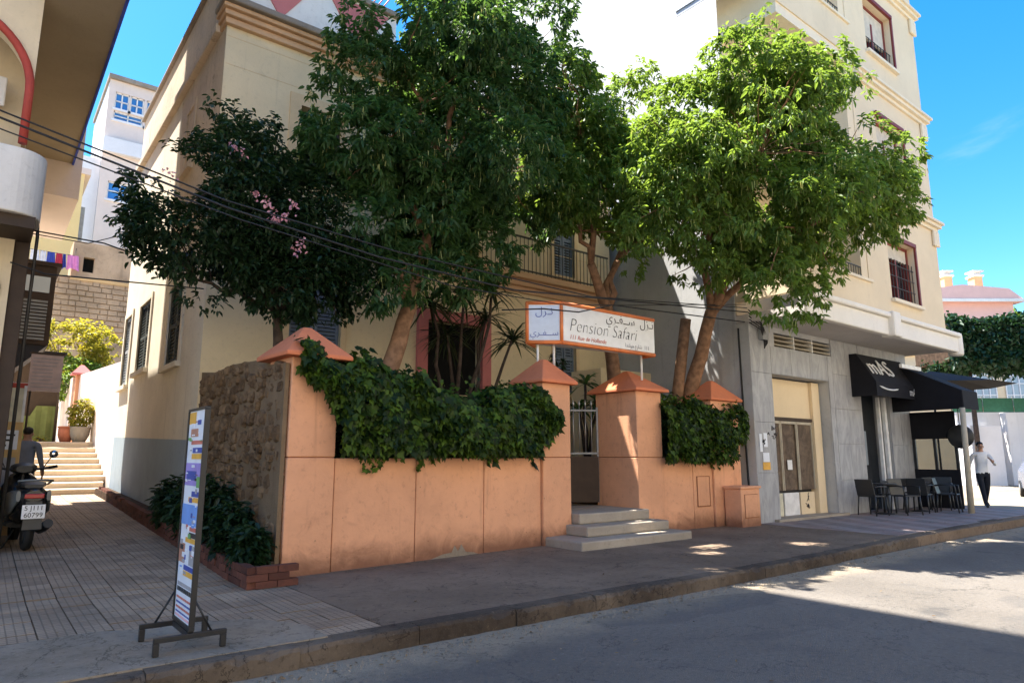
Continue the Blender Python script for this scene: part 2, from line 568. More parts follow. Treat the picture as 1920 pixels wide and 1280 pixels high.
def marble():
    t = NT('grey_marble', 0.55, 0.4)
    pos = t.geo()
    r = t.orand()
    n = t.noise(t.mapping(pos, (2.2, 2.2, 0.7)), 1.8, 8, 0.68, 1.4)
    v = t.noise(t.mapping(pos, (6, 6, 1.4)), 2.0, 7, 0.7, 0.8)
    c = t.mix(t.ramp(n, 0.3, 0.7), (0.28, 0.28, 0.29), (0.46, 0.455, 0.455))
    c = t.mix(t.ramp(v, 0.5, 0.75, 0, 0.55), c, (0.22, 0.215, 0.215))
    c = t.mix(t.math('MULTIPLY', r, 0.22), c, (0.24, 0.24, 0.25))
    t.color(c)
    t.bump(v, 0.15, 0.01)


marble()


def rust_door():
    t = NT('rust_door', 0.75, 0.3, 0.1)
    pos = t.geo()
    n = t.noise(pos, 3.2, 7, 0.7, 0.6)
    f = t.noise(t.mapping(pos, (12, 12, 1.0)), 2.0, 6, 0.7)
    c = t.mix(t.ramp(n, 0.35, 0.65), (0.085, 0.060, 0.042), (0.175, 0.125, 0.085))
    c = t.mix(t.ramp(f, 0.55, 0.8, 0, 0.6), c, (0.30, 0.24, 0.17))
    t.color(c)
    t.bump(n, 0.25, 0.01)


rust_door()


# ------------------------------------------------------------------ mesh helpers
class MB:
    def __init__(self):
        self.v, self.f, self.s = [], [], []

    def add(self, verts, faces, smooth=False):
        b = len(self.v)
        self.v += [tuple(p) for p in verts]
        self.f += [tuple(b + i for i in q) for q in faces]
        self.s += [smooth] * len(faces)
        return self

    def box(self, x0, x1, y0, y1, z0, z1, T=None):
        p = [(x0, y0, z0), (x1, y0, z0), (x1, y1, z0), (x0, y1, z0),
             (x0, y0, z1), (x1, y0, z1), (x1, y1, z1), (x0, y1, z1)]
        if T:
            p = [T(*q) for q in p]
        return self.add(p, [(0, 3, 2, 1), (4, 5, 6, 7), (0, 1, 5, 4), (1, 2, 6, 5), (2, 3, 7, 6), (3, 0, 4, 7)])

    def quad(self, a, b, c, d):
        return self.add([a, b, c, d], [(0, 1, 2, 3)])

    def prism(self, poly, lo, hi, axis='z'):
        """poly of 2D points extruded from lo to hi along an axis"""
        n = len(poly)
        mk = {'z': lambda p, h: (p[0], p[1], h), 'y': lambda p, h: (p[0], h, p[1]), 'x': lambda p, h: (h, p[0], p[1])}[axis]
        vs = [mk(p, lo) for p in poly] + [mk(p, hi) for p in poly]
        fs = [tuple(range(n - 1, -1, -1)), tuple(range(n, 2 * n))]
        fs += [(i, (i + 1) % n, n + (i + 1) % n, n + i) for i in range(n)]
        return self.add(vs, fs)

    def tube(self, pts, rad, n=8, cap=True):
        pts = [Vector(p) for p in pts]
        if isinstance(rad, (int, float)):
            rad = [rad] * len(pts)
        vs, fs = [], []
        up = Vector((0.13, 0.07, 1)).normalized()
        prev = None
        for i, p in enumerate(pts):
            t = (pts[min(i + 1, len(pts) - 1)] - pts[max(i - 1, 0)]).normalized()
            if prev is None:
                a = t.cross(up)
                if a.length < 1e-3:
                    a = t.cross(Vector((1, 0, 0)))
            else:
                a = prev - t * prev.dot(t)
            a.normalize()
            prev = a
            b = t.cross(a)
            for k in range(n):
                an = 2 * PI * k / n
                vs.append(p + (a * math.cos(an) + b * math.sin(an)) * rad[i])
        for i in range(len(pts) - 1):
            for k in range(n):
                fs.append((i * n + k, i * n + (k + 1) % n, (i + 1) * n + (k + 1) % n, (i + 1) * n + k))
        self.add(vs, fs, True)
        if cap:
            b = len(self.v) - len(vs)
            self.f += [tuple(b + k for k in range(n - 1, -1, -1)), tuple(b + (len(pts) - 1) * n + k for k in range(n))]
            self.s += [False, False]
        return self

    def lathe(self, prof, c, n=20, axis='z', smooth=True):
        vs, fs = [], []
        for (r, h) in prof:
            for k in range(n):
                a = 2 * PI * k / n
                if axis == 'z':
                    vs.append((c[0] + r * math.cos(a), c[1] + r * math.sin(a), c[2] + h))
                elif axis == 'x':
                    vs.append((c[0] + h, c[1] + r * math.cos(a), c[2] + r * math.sin(a)))
                else:
                    vs.append((c[0] + r * math.cos(a), c[1] + h, c[2] + r * math.sin(a)))
        for i in range(len(prof) - 1):
            for k in range(n):
                fs.append((i * n + k, i * n + (k + 1) % n, (i + 1) * n + (k + 1) % n, (i + 1) * n + k))
        return self.add(vs, fs, smooth)

    def ball(self, c, r, n=10, m=7):
        rx, ry, rz = (r, r, r) if isinstance(r, (int, float)) else r
        vs, fs = [], []
        for i in range(m + 1):
            th = PI * i / m
            for k in range(n):
                a = 2 * PI * k / n
                vs.append((c[0] + rx * math.sin(th) * math.cos(a), c[1] + ry * math.sin(th) * math.sin(a), c[2] + rz * math.cos(th)))
        for i in range(m):
            for k in range(n):
                fs.append((i * n + k, (i + 1) * n + k, (i + 1) * n + (k + 1) % n, i * n + (k + 1) % n))
        return self.add(vs, fs, True)

    def mesh(self, name, mat, M=None):
        me = bpy.data.meshes.new(name)
        vs = self.v
        if M is not None:
            vs = [M @ Vector(p) for p in vs]
        me.from_pydata([tuple(p) for p in vs], [], self.f)
        me.polygons.foreach_set('use_smooth', self.s)
        me.materials.append(MATS[mat])
        me.validate()
        return me

    def build(self, name, mat, parent=None, bev=0.0, local=False):
        """links the collected shapes as ONE mesh object; points are world coordinates unless local"""
        M = None
        if parent is not None and not local:
            r = parent
            while r.parent is not None:
                r = r.parent
            M = r.matrix_basis.inverted()
        o = bpy.data.objects.new(name, self.mesh(name, mat, M))
        COL.objects.link(o)
        o.parent = parent
        if bev:
            b = o.modifiers.new('bevel', 'BEVEL')
            b.width = bev
            b.segments = 2
            b.limit_method = 'ANGLE'
            b.angle_limit = math.radians(40)
        return o


def tag(o, label=None, cat=None, group=None, kind=None):
    if label:
        o['label'] = label
    if cat:
        o['category'] = cat
    if group:
        o['group'] = group
    if kind:
        o['kind'] = kind
    return o


def thing(name, label, cat, loc=(0, 0, 0), rz=0.0, group=None):
    o = bpy.data.objects.new(name, None)
    o.empty_display_size = 0.2
    COL.objects.link(o)
    o.location = loc
    o.rotation_euler = (0, 0, rz)
    o.matrix_basis = Matrix.Translation(loc) @ Matrix.Rotation(rz, 4, 'Z')
    return tag(o, label, cat, group)


def struct(name, mb, mat, parent=None, bev=0.0):
    o = mb.build(name, mat, parent, bev)
    if parent is None:
        o['kind'] = 'structure'
    return o


def copy_tree(o, parent=None):
    c = o.copy()
    COL.objects.link(c)
    c.parent = parent
    for ch in list(o.children):
        copy_tree(ch, c)
    return c


def child_copy(src_mesh, name, parent, loc, rot=(0, 0, 0), scale=(1, 1, 1)):
    o = bpy.data.objects.new(name, src_mesh)
    COL.objects.link(o)
    o.parent = parent
    o.location = loc
    o.rotation_euler = rot
    o.scale = scale
    return o


def bx(x0, x1, y0, y1, z0, z1):
    return MB().box(x0, x1, y0, y1, z0, z1)


def text(body, size, mat, parent, M, name='lettering', shear=0.0, off=0.0, ext=0.002, ax='CENTER', sx=1.0):
    """flat lettering as a mesh; M places its XY plane in the frame of the parent thing (world if M is world)"""
    cu = bpy.data.curves.new('txt', 'FONT')
    cu.body = body
    cu.size = size
    cu.shear = shear
    cu.offset = off
    cu.extrude = ext
    cu.align_x = ax
    cu.align_y = 'CENTER'
    cu.resolution_u = 4
    tmp = bpy.data.objects.new('txt', cu)
    COL.objects.link(tmp)
    dg = bpy.context.evaluated_depsgraph_get()
    me = bpy.data.meshes.new_from_object(tmp.evaluated_get(dg))
    bpy.data.objects.remove(tmp)
    bpy.data.curves.remove(cu)
    r = parent
    while r.parent is not None:
        r = r.parent
    me.transform(r.matrix_basis.inverted() @ M @ Matrix.Diagonal((sx, 1, 1, 1)))
    me.materials.clear()
    me.materials.append(MATS[mat])
    me.name = name
    o = bpy.data.objects.new(name, me)
    COL.objects.link(o)
    o.parent = parent
    return o


def frame(origin, xdir, ydir):
    x = Vector(xdir).normalized()
    y = Vector(ydir).normalized()
    z = x.cross(y).normalized()
    y = z.cross(x)
    M = Matrix((x, y, z)).transposed().to_4x4()
    M.translation = Vector(origin)
    return M


def facade(T, u0, u1, v0, v1, holes, depth, back=True):
    """a wall sheet with real openings: cells between the holes plus the reveals; T maps (along, up, inward) to world"""
    m = MB()
    us = sorted({u0, u1, *[h[0] for h in holes], *[h[1] for h in holes]})
    vs = sorted({v0, v1, *[h[2] for h in holes], *[h[3] for h in holes]})
    for i in range(len(us) - 1):
        for j in range(len(vs) - 1):
            cu, cv = (us[i] + us[i + 1]) / 2, (vs[j] + vs[j + 1]) / 2
            if any(h[0] < cu < h[1] and h[2] < cv < h[3] for h in holes):
                continue
            m.quad(T(us[i], vs[j], 0), T(us[i + 1], vs[j], 0), T(us[i + 1], vs[j + 1], 0), T(us[i], vs[j + 1], 0))
    for (a, b, c, d) in holes:
        m.quad(T(a, c, 0), T(a, c, depth), T(a, d, depth), T(a, d, 0))
        m.quad(T(b, c, 0), T(b, d, 0), T(b, d, depth), T(b, c, depth))
        m.quad(T(a, d, 0), T(a, d, depth), T(b, d, depth), T(b, d, 0))
        m.quad(T(a, c, 0), T(b, c, 0), T(b, c, depth), T(a, c, depth))
    return m


def bar(m, T, a, b, c, d, w0, w1):
    """box on a wall frame: along a..b, up c..d, inward w0..w1 (negative = proud)"""
    p = [T(a, c, w0), T(b, c, w0), T(b, c, w1), T(a, c, w1), T(a, d, w0), T(b, d, w0), T(b, d, w1), T(a, d, w1)]
    return m.add(p, [(0, 3, 2, 1), (4, 5, 6, 7), (0, 1, 5, 4), (1, 2, 6, 5), (2, 3, 7, 6), (3, 0, 4, 7)])


# ------------------------------------------------------------------ foliage helpers
def leaf_mesh(name, P, D, N, L, W, mats, rnd=None, droop=0.25, shape='leaf', extra=None):
    """P base, D direction, N rough normal (n,3); L, W (n,). Folded leaves of two quads each, one mesh."""
    n = len(P)
    D = D / np.linalg.norm(D, axis=1, keepdims=True)
    S = np.cross(D, N)
    S /= np.linalg.norm(S, axis=1, keepdims=True) + 1e-9
    U = np.cross(S, D)
    L = L[:, None]
    W = W[:, None]
    if shape == 'leaf':
        prof = [(0, 0, 0), (0.30, -0.42, 0.12), (0.68, -0.36, 0.06), (1.0, 0, -0.22), (0.68, 0.36, 0.06), (0.30, 0.42, 0.12)]
        faces = [(0, 1, 2, 3), (0, 3, 4, 5)]
    elif shape == 'ivy':
        prof = [(0.0, 0, 0), (0.02, -0.42, 0.06), (0.42, -0.50, 0.03), (0.52, -0.24, 0.05), (1.0, 0, -0.10),
                (0.52, 0.24, 0.05), (0.42, 0.50, 0.03), (0.02, 0.42, 0.06)]
        faces = [(0, 1, 2, 3, 4), (0, 4, 5, 6, 7)]
    elif shape == 'strap':
        prof = [(0, -0.3, 0), (0.35, -0.5, 0.12), (0.7, -0.38, 0.10), (1.0, 0, -0.12), (0.7, 0.38, 0.10), (0.35, 0.5, 0.12), (0, 0.3, 0)]
        faces = [(0, 1, 5, 6), (1, 2, 4, 5), (2, 3, 4)]
    else:                                                      # hanging strand
        prof = [(0, -0.5, 0), (1.0, -0.25, 0), (1.0, 0.25, 0), (0, 0.5, 0)]
        faces = [(0, 1, 2, 3)]
    k = len(prof)
    V = np.empty((n, k, 3))
    for i, (a, s, u) in enumerate(prof):
        V[:, i] = P + D * (L * a) + S * (W * s) + U * (W * u)
        V[:, i, 2] -= (droop * L[:, 0] * a * a)
    if rnd is None:
        rnd = RNG.random(n)
    me = bpy.data.meshes.new(name)
    nf = n * len(faces)
    fl = np.array([len(f) for f in faces])
    loops = np.concatenate([np.array(f) for f in faces])
    idx = (np.arange(n)[:, None] * k + loops[None, :]).ravel()
    tot = np.tile(fl, n)
    start = np.concatenate([[0], np.cumsum(tot)[:-1]])
    me.vertices.add(n * k)
    me.vertices.foreach_set('co', V.reshape(-1).astype(np.float32))
    me.loops.add(len(idx))
    me.loops.foreach_set('vertex_index', idx.astype(np.int32))
    me.polygons.add(nf)
    me.polygons.foreach_set('loop_start', start.astype(np.int32))
    me.polygons.foreach_set('loop_total', tot.astype(np.int32))
    me.update(calc_edges=True)
    at = me.attributes.new('rnd', 'FLOAT', 'POINT')
    at.data.foreach_set('value', np.repeat(rnd, k).astype(np.float32))
    me.materials.append(MATS[mats])
    return me


def link_world(me, name, parent, kind=None):
    if parent is not None:
        r = parent
        while r.parent is not None:
            r = r.parent
        me.transform(r.matrix_basis.inverted())
    o = bpy.data.objects.new(name, me)
    COL.objects.link(o)
    o.parent = parent
    if kind:
        o['kind'] = kind
    return o


def unit(n):
    v = RNG.normal(size=(n, 3))
    return v / np.linalg.norm(v, axis=1, keepdims=True)


def lobes_points(lobes, n, shell=0.55):
    """points in a union of ellipsoids, denser towards the outside, clumped so that gaps stay open"""
    vol = np.array([l[3] * l[4] * l[5] for l in lobes])
    which = RNG.choice(len(lobes), size=n, p=vol / vol.sum())
    d = unit(n)
    r = RNG.random(n) ** (1 / 3)
    r = shell * (0.62 + 0.38 * r) + (1 - shell) * r
    A = np.array(lobes)
    P = A[which, :3] + d * r[:, None] * A[which, 3:6]
    return P, d


def rosettes(P, out, per, L, spread=0.9, down=0.35):
    """a whorl of drooping leaves at each twig tip"""
    n = len(P)
    base = np.repeat(P, per, 0) + RNG.normal(size=(n * per, 3)) * 0.035
    az = RNG.random(n * per) * 2 * PI
    el = RNG.normal(-down, 0.38, n * per)
    D = np.stack([np.cos(az) * np.cos(el), np.sin(az) * np.cos(el), np.sin(el)], 1)
    D = D * spread + np.repeat(out, per, 0) * (1 - spread * 0.6)
    N = np.tile(np.array([[0, 0, 1.0]]), (n * per, 1)) + RNG.normal(size=(n * per, 3)) * 0.35
    LL = L * RNG.uniform(0.6, 1.25, n * per)
    return base, D, N, LL


def limb_path(a, b, k=6, wob=0.08, sag=0.0):
    a, b = Vector(a), Vector(b)
    L = (b - a).length
    out = []
    for i in range(k + 1):
        t = i / k
        p = a.lerp(b, t)
        if 0 < i < k:
            p += Vector((random.uniform(-1, 1), random.uniform(-1, 1), random.uniform(-1, 1))) * wob * L * 0.25
        p.z += sag * L * math.sin(PI * t)
        out.append(p)
    return out


def clumped(P, thr):
    """keeps points inside the dense clumps of a wavy 3D field, so the crown breaks into boughs with gaps"""
    x, y, z = P.T
    v = np.sin(2.3 * x + 0.4) + np.sin(2.9 * y + 1.1) + np.sin(3.1 * z + 0.7) + 0.9 * np.sin(5.3 * x + 3.9 * z + 1.0) + 0.9 * np.sin(4.7 * y - 5.1 * z) + 0.6 * np.sin(8.1 * x - 6.7 * y)
    return v > thr + RNG.normal(0, 0.25, len(P))


def tree(name, label, cat, base, trunk, r0, limbs, lobes, n_tips, per, L, wide, leafmat, bark='bark_brown',
         racemes=0, group=None, twigs=70, shell=0.55, down=0.35, cull=None, rl=0.13, clump=None):
    """trunk: list of points from the ground; limbs: list of (start index on trunk, end point); crown of leaf whorls"""
    t = thing(name, label, cat, base, group=group)
    m = MB()
    nT = len(trunk)
    tr = [r0 * (1.25 if i == 0 else (1 - 0.55 * i / (nT - 1))) for i in range(nT)]
    pts, rr = [], []
    for i in range(nT - 1):
        for s in range(4):
            f = s / 4
            p = Vector(trunk[i]).lerp(Vector(trunk[i + 1]), f)
            p += Vector((random.uniform(-1, 1), random.uniform(-1, 1), 0)) * r0 * 0.12
            pts.append(p)
            rr.append(tr[i] * (1 - f) + tr[i + 1] * f * random.uniform(0.95, 1.05))
    pts.append(Vector(trunk[-1]))
    rr.append(tr[-1])
    m.tube(pts, rr, 12)
    tk = m.build('trunk', bark, t)
    lm = MB()
    ends = []
    for (i, e) in limbs:
        p = limb_path(trunk[i], e, 6, 0.25, 0.05)
        r1 = tr[i] * 0.62
        lm.tube(p, [r1 * (1 - 0.8 * q / 6) + 0.012 for q in range(7)], 8)
        ends += [(p[3], r1 * 0.5), (p[4], r1 * 0.4), (p[5], r1 * 0.35), (p[6], r1 * 0.28)]
    P, d = lobes_points(lobes, n_tips, shell)
    if clump is not None:
        keep = clumped(P, clump)
        P, d = P[keep], d[keep]
    if cull is not None:
        keep = cull(P)
        P, d = P[keep], d[keep]
    if ends:
        E = np.array([tuple(e[0]) for e in ends])
        pick = RNG.choice(len(P), size=min(twigs, len(P)), replace=False)
        for q in pick:
            j = int(np.argmin(np.linalg.norm(E - P[q], axis=1)))
            lm.tube(limb_path(ends[j][0], P[q], 4, 0.2, 0.05), [ends[j][1] * 0.6, ends[j][1] * 0.42, 0.012, 0.008, 0.004], 5, cap=False)
    lm.build('limbs', bark, t)
    B, D, N, LL = rosettes(P, d, per, L, 0.9, down)
    tip_r = np.repeat(RNG.random(len(P)), per)
    rnd = np.clip(0.6 * tip_r + 0.4 * RNG.random(len(B)), 0, 1)
    link_world(leaf_mesh('crown', B, D, N, LL, LL * wide, leafmat, rnd), 'crown', t, 'stuff')
    if racemes:
        q = RNG.choice(len(P), size=min(racemes, len(P)), replace=False)
        k = 3
        B = np.repeat(P[q], k, 0) + RNG.normal(size=(len(q) * k, 3)) * 0.06
        D = np.tile(np.array([[0, 0, -1.0]]), (len(B), 1)) + RNG.normal(size=(len(B), 3)) * 0.12
        N = unit(len(B))
        LL = rl * RNG.uniform(0.6, 1.3, len(B))
        link_world(leaf_mesh('racemes', B, D, N, LL, np.full(len(B), 0.016), 'raceme', droop=0.0, shape='strand'), 'racemes', t, 'stuff')
    return t


# ================================================================== THE SETTING
def zal(y):
    return 0.14 + max(0.0, y - 8.0) * 0.0345


struct('ground', MB().quad((-300, -300, -0.06), (300, -300, -0.06), (300, 300, -0.06), (-300, 300, -0.06)), 'ground')
m = MB()
m.quad((-80, -5.0, 0), (120, -5.0, 0), (120, 5.05, 0), (-80, 5.05, 0))
m.quad((21.9, 5.05, 0), (60, 5.05, 0), (60, 30, 0), (21.9, 30, 0))
struct('road', m, 'asphalt')

# pavement in front of the garden wall, with its kerb stones
pv = struct('pavement', bx(2.78, 12.95, 5.16, 9.0, -0.05, 0.14), 'pavement_asphalt')
stone_src = None
kx = -12.0
kerb_meshes = []
for q in range(4):
    L = 0.994
    mm = MB()
    nseg = 14
    vs, fs = [], []
    for i in range(nseg + 1):
        x = L * i / nseg
        w = random.uniform(-0.022, 0.016)
        w2 = random.uniform(-0.024, 0.008)
        chip = random.choice((0, 0, 0, 1)) * random.uniform(0.3, 1)
        vs += [(x, 0.0 + w * 0.5, -0.06), (x, 0.002 + w * 0.4, 0.118 - 0.035 * chip + w2 * 0.3), (x, 0.016 + 0.02 * chip, 0.143 - 0.02 * chip), (x, 0.05 + 0.02 * chip, 0.147), (x, 0.20, 0.148)]
    for i in range(nseg):
        for k in range(4):
            a = i * 5 + k
            fs.append((a, a + 5, a + 6, a + 1))
    fs += [(0, 1, 2, 3, 4), tuple(nseg * 5 + k for k in range(4, -1, -1))]
    mm.add(vs, fs, False)
    me = mm.mesh('kerb_stone', 'kerb_stone')
    kerb_meshes.append(me)
k = 0
while kx < 22:
    yk = 5.0 + 0.02 * math.sin(kx * 0.7) + (0.04 * (kx - 9) if kx > 9 else 0)
    o = child_copy(kerb_meshes[k % 4], 'kerb_stone', pv, (kx, min(yk, 5.42), random.uniform(-0.008, 0.004)), (0, 0, random.uniform(-0.006, 0.006)), (1, 1, 1))
    kx += 1.0
    k += 1

# forecourt bed and alley
m = MB()
m.box(-12, 2.78, 5.16, 8.0, -0.05, 0.118)
m.quad((-4, 8.0, zal(8) - 0.022), (3.1, 8.0, zal(8) - 0.022), (3.1, 20.7, zal(20.7) - 0.022), (-4, 20.7, zal(20.7) - 0.022))
al = struct('alley_paving', m, 'tile_bed')
TS = 0.25
bev = 0.006
tm = MB()
a, b, h = 0.005, TS - 0.005, 0.026
tm.add([(0.002, 0.002, -0.01), (TS - 0.002, 0.002, -0.01), (TS - 0.002, TS - 0.002, -0.01), (0.002, TS - 0.002, -0.01),
        (a, a, h), (b, a, h), (b, b, h), (a, b, h)],
       [(0, 1, 5, 4), (1, 2, 6, 5), (2, 3, 7, 6), (3, 0, 4, 7), (4, 5, 6, 7)])
tile_me = tm.mesh('tile', 'paving_tile')
rest = MB()
cnt = 0
patch = [(-0.6, 5.15), (2.26, 5.16), (2.30, 5.62), (2.02, 6.12), (1.42, 6.30), (1.30, 6.22), (0.9, 6.42), (0.3, 6.36), (-0.6, 6.55)]
for j in range(62):
    for i in range(-1, 11):
        x, y = i * TS + 0.02, 5.2 + j * TS
        if x + TS > 2.78:
            continue
        dz = random.uniform(-0.003, 0.003)
        z = zal(y) - 0.022 - 0.004 + dz
        if y < 6.1 and -0.5 < x < 2.0:
            continue
        if cnt < 300:
            child_copy(tile_me, 'tile', al, (x, y, z), (0.0345 if y > 8 else random.uniform(-0.006, 0.006), random.uniform(-0.006, 0.006), 0))
            cnt += 1
        else:
            s = 0.0345 if y > 8 else 0
            rest.add([(x + p[0], y + p[1], z + p[2] + s * p[1]) for p in tm.v], tm.f)
ro = rest.build('far_tiles', 'paving_tile', al)
ro['kind'] = 'stuff'
# worn concrete screed over the tiles by the kerb
pp = [(p[0] + random.uniform(-0.03, 0.03), p[1]) for p in patch]
struct('concrete_patch', MB().prism(pp, 0.10, 0.1545), 'concrete_patch')
struct('concrete_strip', bx(-12, -0.55, 5.17, 7.4, 0.1, 0.1505), 'concrete_patch')
struct('tiled_pavement', bx(12.952, 21.9, 5.44, 8.4, -0.05, 0.146), 'stripe_tile')
m = MB()
m.box(12.952, 21.9, 5.16, 5.44, -0.05, 0.139)
struct('pavement_edge', m, 'pavement_asphalt')
kr = MB()
kr.tube([(14.5, 5.44, 0.06), (19.0, 5.46, 0.06), (21.4, 5.5, 0.06), (21.9, 5.8, 0.06), (22.0, 6.4, 0.06), (22.0, 12, 0.06)], 0.09, 6)
kr.build('painted_kerb', 'kerb_red', pv)

# stairs at the head of the alley
st = thing('alley_stairs', 'long flight of pale worn stone stairs rising at the head of the alley', 'stairs', (0.9, 20.6, 0.55))
ns = 9
for i in range(ns):
    z0 = 0.45 if i == 0 else 0.57 + i * 0.152 - 0.02
    z1 = 0.57 + (i + 1) * 0.152
    y0 = 20.6 + i * 0.32
    mm = MB()
    x0, x1 = -1.2, 2.95 - (0.22 if i < 2 else 0)
    n = 10
    vs, fs = [], []
    for q in range(n + 1):
        x = x0 + (x1 - x0) * q / n
        w = random.uniform(-0.02, 0.02)
        vs += [(x, y0 + w, z0), (x, y0 + w - 0.02, z1 - 0.03), (x, y0 + w + 0.01, z1 + random.uniform(-0.01, 0.004)), (x, y0 + 0.45, z1)]
    for q in range(n):
        for k in range(3):
            fs.append((q * 4 + k, q * 4 + 4 + k, q * 4 + 5 + k, q * 4 + k + 1))
    mm.add(vs, fs)
    mm.build('step', 'stair_stone', st)
lz = 0.57 + ns * 0.152
struct('upper_landing', bx(-4, 6.5, 20.6 + ns * 0.32, 33.0, 0.0, lz - 0.003), 'stair_stone')

# ================================================================== GARDEN WALL AND GATE
def pyramid(m, x0, x1, y0, y1, z0, z1, lip=0.05, drop=0.05):
    cx, cy = (x0 + x1) / 2, (y0 + y1) / 2
    k = 0.16
    vs = [(x0, y0, z0), (x1, y0, z0), (x1, y1, z0), (x0, y1, z0),
          (x0, y0, z0 + drop), (x1, y0, z0 + drop), (x1, y1, z0 + drop), (x0, y1, z0 + drop)]
    tw = 0.055
    vs += [(cx - tw, cy - tw, z1 - 0.012), (cx + tw, cy - tw, z1 - 0.012), (cx + tw, cy + tw, z1 - 0.012), (cx - tw, cy + tw, z1 - 0.012), (cx, cy, z1)]
    fs = [(0, 3, 2, 1), (0, 1, 5, 4), (1, 2, 6, 5), (2, 3, 7, 6), (3, 0, 4, 7),
          (4, 5, 9, 8), (5, 6, 10, 9), (6, 7, 11, 10), (7, 4, 8, 11), (8, 9, 12), (9, 10, 12), (10, 11, 12), (11, 8, 12)]
    m.add(vs, fs)
    return m


def pier(t, x0, x1, y0, y1, ztop, apex, groove=1.36, over=0.10):
    """a rendered pier: lower block, shadow joint, upper block and a pyramid cap"""
    MB().box(x0 + 0.012, x1 - 0.012, y0 + 0.012, y1 - 0.012, 0, ztop).build('pier_core', 'peach_joint', t, local=True)
    MB().box(x0, x1, y0, y1, -0.02, groove - 0.005).build('pier_base', 'peach', t, 0.012, local=True)
    MB().box(x0, x1, y0, y1, groove + 0.007, ztop - 0.001).build('pier_shaft', 'peach', t, 0.012, local=True)
    c = pyramid(MB(), x0 - over, x1 + over, y0 - over, y1 + over, ztop + 0.001, apex).build('pier_cap', 'peach_cap', t, 0.012, local=True)
    return c


gl = thing('garden_wall', 'long peach rendered garden wall with two capped piers under the big ivy', 'wall', (2.80, 7.93, 0.14), math.atan(0.075))
pier(gl, 0.085, 0.70, 0.0, 0.66, 2.56, 3.0, over=0.13)
pier(gl, 4.32, 4.97, -0.02, 0.60, 2.56, 3.0)
MB().box(0.71, 4.31, 0.045, 0.34, 0, 1.335).build('wall_core', 'peach_joint', gl, local=True)
xs = [0.712, 1.93, 3.13, 4.312]
for i in range(3):
    MB().box(xs[i] + 0.006, xs[i + 1] - 0.006, 0.025, 0.33, -0.02, 1.35).build('wall_panel', 'peach', gl, 0.010, local=True)
MB().prism([(2.15, -0.01), (3.05, -0.01), (2.95, 0.03), (2.80, 0.05), (2.72, 0.16), (2.66, 0.07), (2.60, 0.15), (2.55, 0.06), (2.40, 0.05)], 0.0215, 0.0255, 'y').build('cement_smear', 'concrete_patch', gl, local=True)

gr = thing('garden_wall', 'short peach garden wall with two capped piers beside the gate steps', 'wall', (9.50, 8.36, 0.14), 0)
pier(gr, 0.0, 0.70, 0.0, 1.05, 2.58, 3.02, over=0.12)
pier(gr, 2.25, 3.20, -0.02, 0.62, 2.52, 2.98, over=0.08)
MB().box(0.71, 2.24, 0.045, 0.34, 0, 1.335).build('wall_core', 'peach_joint', gr, local=True)
for (a, b) in ((0.712, 1.62), (1.62, 2.248)):
    MB().box(a + 0.006, b - 0.006, 0.025, 0.33, -0.02, 1.35).build('wall_panel', 'peach', gr, 0.010, local=True)
mm = MB()
mm.box(1.74, 2.12, 0.012, 0.03, 0.42, 0.98)
hd = mm.build('meter_door', 'peach', gr, 0.004, local=True)
mm = MB()
for (a, b, c, d) in ((1.725, 1.737, 0.405, 0.995), (2.123, 2.135, 0.405, 0.995), (1.725, 2.135, 0.982, 0.995), (1.725, 2.135, 0.405, 0.418)):
    mm.box(a, b, 0.008, 0.03, c, d)
mm.build('meter_frame', 'peach_joint', hd, local=True)

eb = thing('utility_box', 'small peach painted utility cabinet against the last garden pier', 'cabinet', (12.02, 7.93, 0.14))
MB().box(0, 0.66, 0, 0.38, -0.02, 0.74).build('cabinet_body', 'peach', eb, 0.012, local=True)
MB().box(-0.03, 0.69, -0.03, 0.39, 0.741, 0.79).build('cabinet_top', 'peach', eb, 0.012, local=True)
d = MB().box(0.12, 0.56, -0.014, -0.001, 0.18, 0.62).build('cabinet_door', 'peach', eb, 0.004, local=True)
mm = MB()
for (a, b, c, e) in ((0.108, 0.118, 0.17, 0.63), (0.562, 0.572, 0.17, 0.63), (0.108, 0.572, 0.622, 0.632), (0.108, 0.572, 0.168, 0.178)):
    mm.box(a, b, -0.006, -0.0005, c, e)
mm.build('door_frame', 'peach_joint', d, local=True)

es = thing('entrance_steps', 'worn concrete steps leading up to the open gate', 'steps', (7.2, 7.4, 0.14))
for (x0, x1, y0, z0, z1) in ((7.15, 9.75, 7.42, 0.1, 0.27), (7.62, 9.60, 7.78, 0.27, 0.43), (7.78, 9.49, 8.12, 0.43, 0.60)):
    n = 9
    mm = MB()
    mm.box(x0, x1, y0, 9.0, z0, z1)
    mm.build('step', 'concrete_step', es, 0.025)
bx(7.79, 9.49, 9.0, 11.9, 0.1, 0.602).build('gate_landing', 'concrete_step', es)

# gate: hinged on the right pier, swung inward; solid panel below, bars above
gt = thing('iron_gate', 'open garden gate with dark solid lower panel and pale iron bars', 'gate', (9.44, 9.30, 0.66), math.radians(152))
MB().box(0, 1.2, -0.02, 0.02, 0.0, 0.86).build('lower_panel', 'dark_wood', gt, 0.008, local=True)
mm = MB()
for z in (0.90, 1.72):
    mm.box(0, 1.2, -0.018, 0.018, z, z + 0.035)
for x in (0.0, 1.165):
    mm.box(x, x + 0.035, -0.018, 0.018, 0.0, 1.80)
mm.build('gate_frame', 'shutter_grey', gt, local=True)
for i in range(9):
    x = 0.13 + i * 0.12
    mm = MB().tube([(x, 0, 0.92), (x, 0, 1.84)], 0.010, 6)
    mm.lathe([(0.012, 0), (0.024, 0.03), (0.016, 0.06), (0, 0.12)], (x, 0, 1.83), 8)
    mm.build('gate_bar', 'grey_metal', gt, local=True)

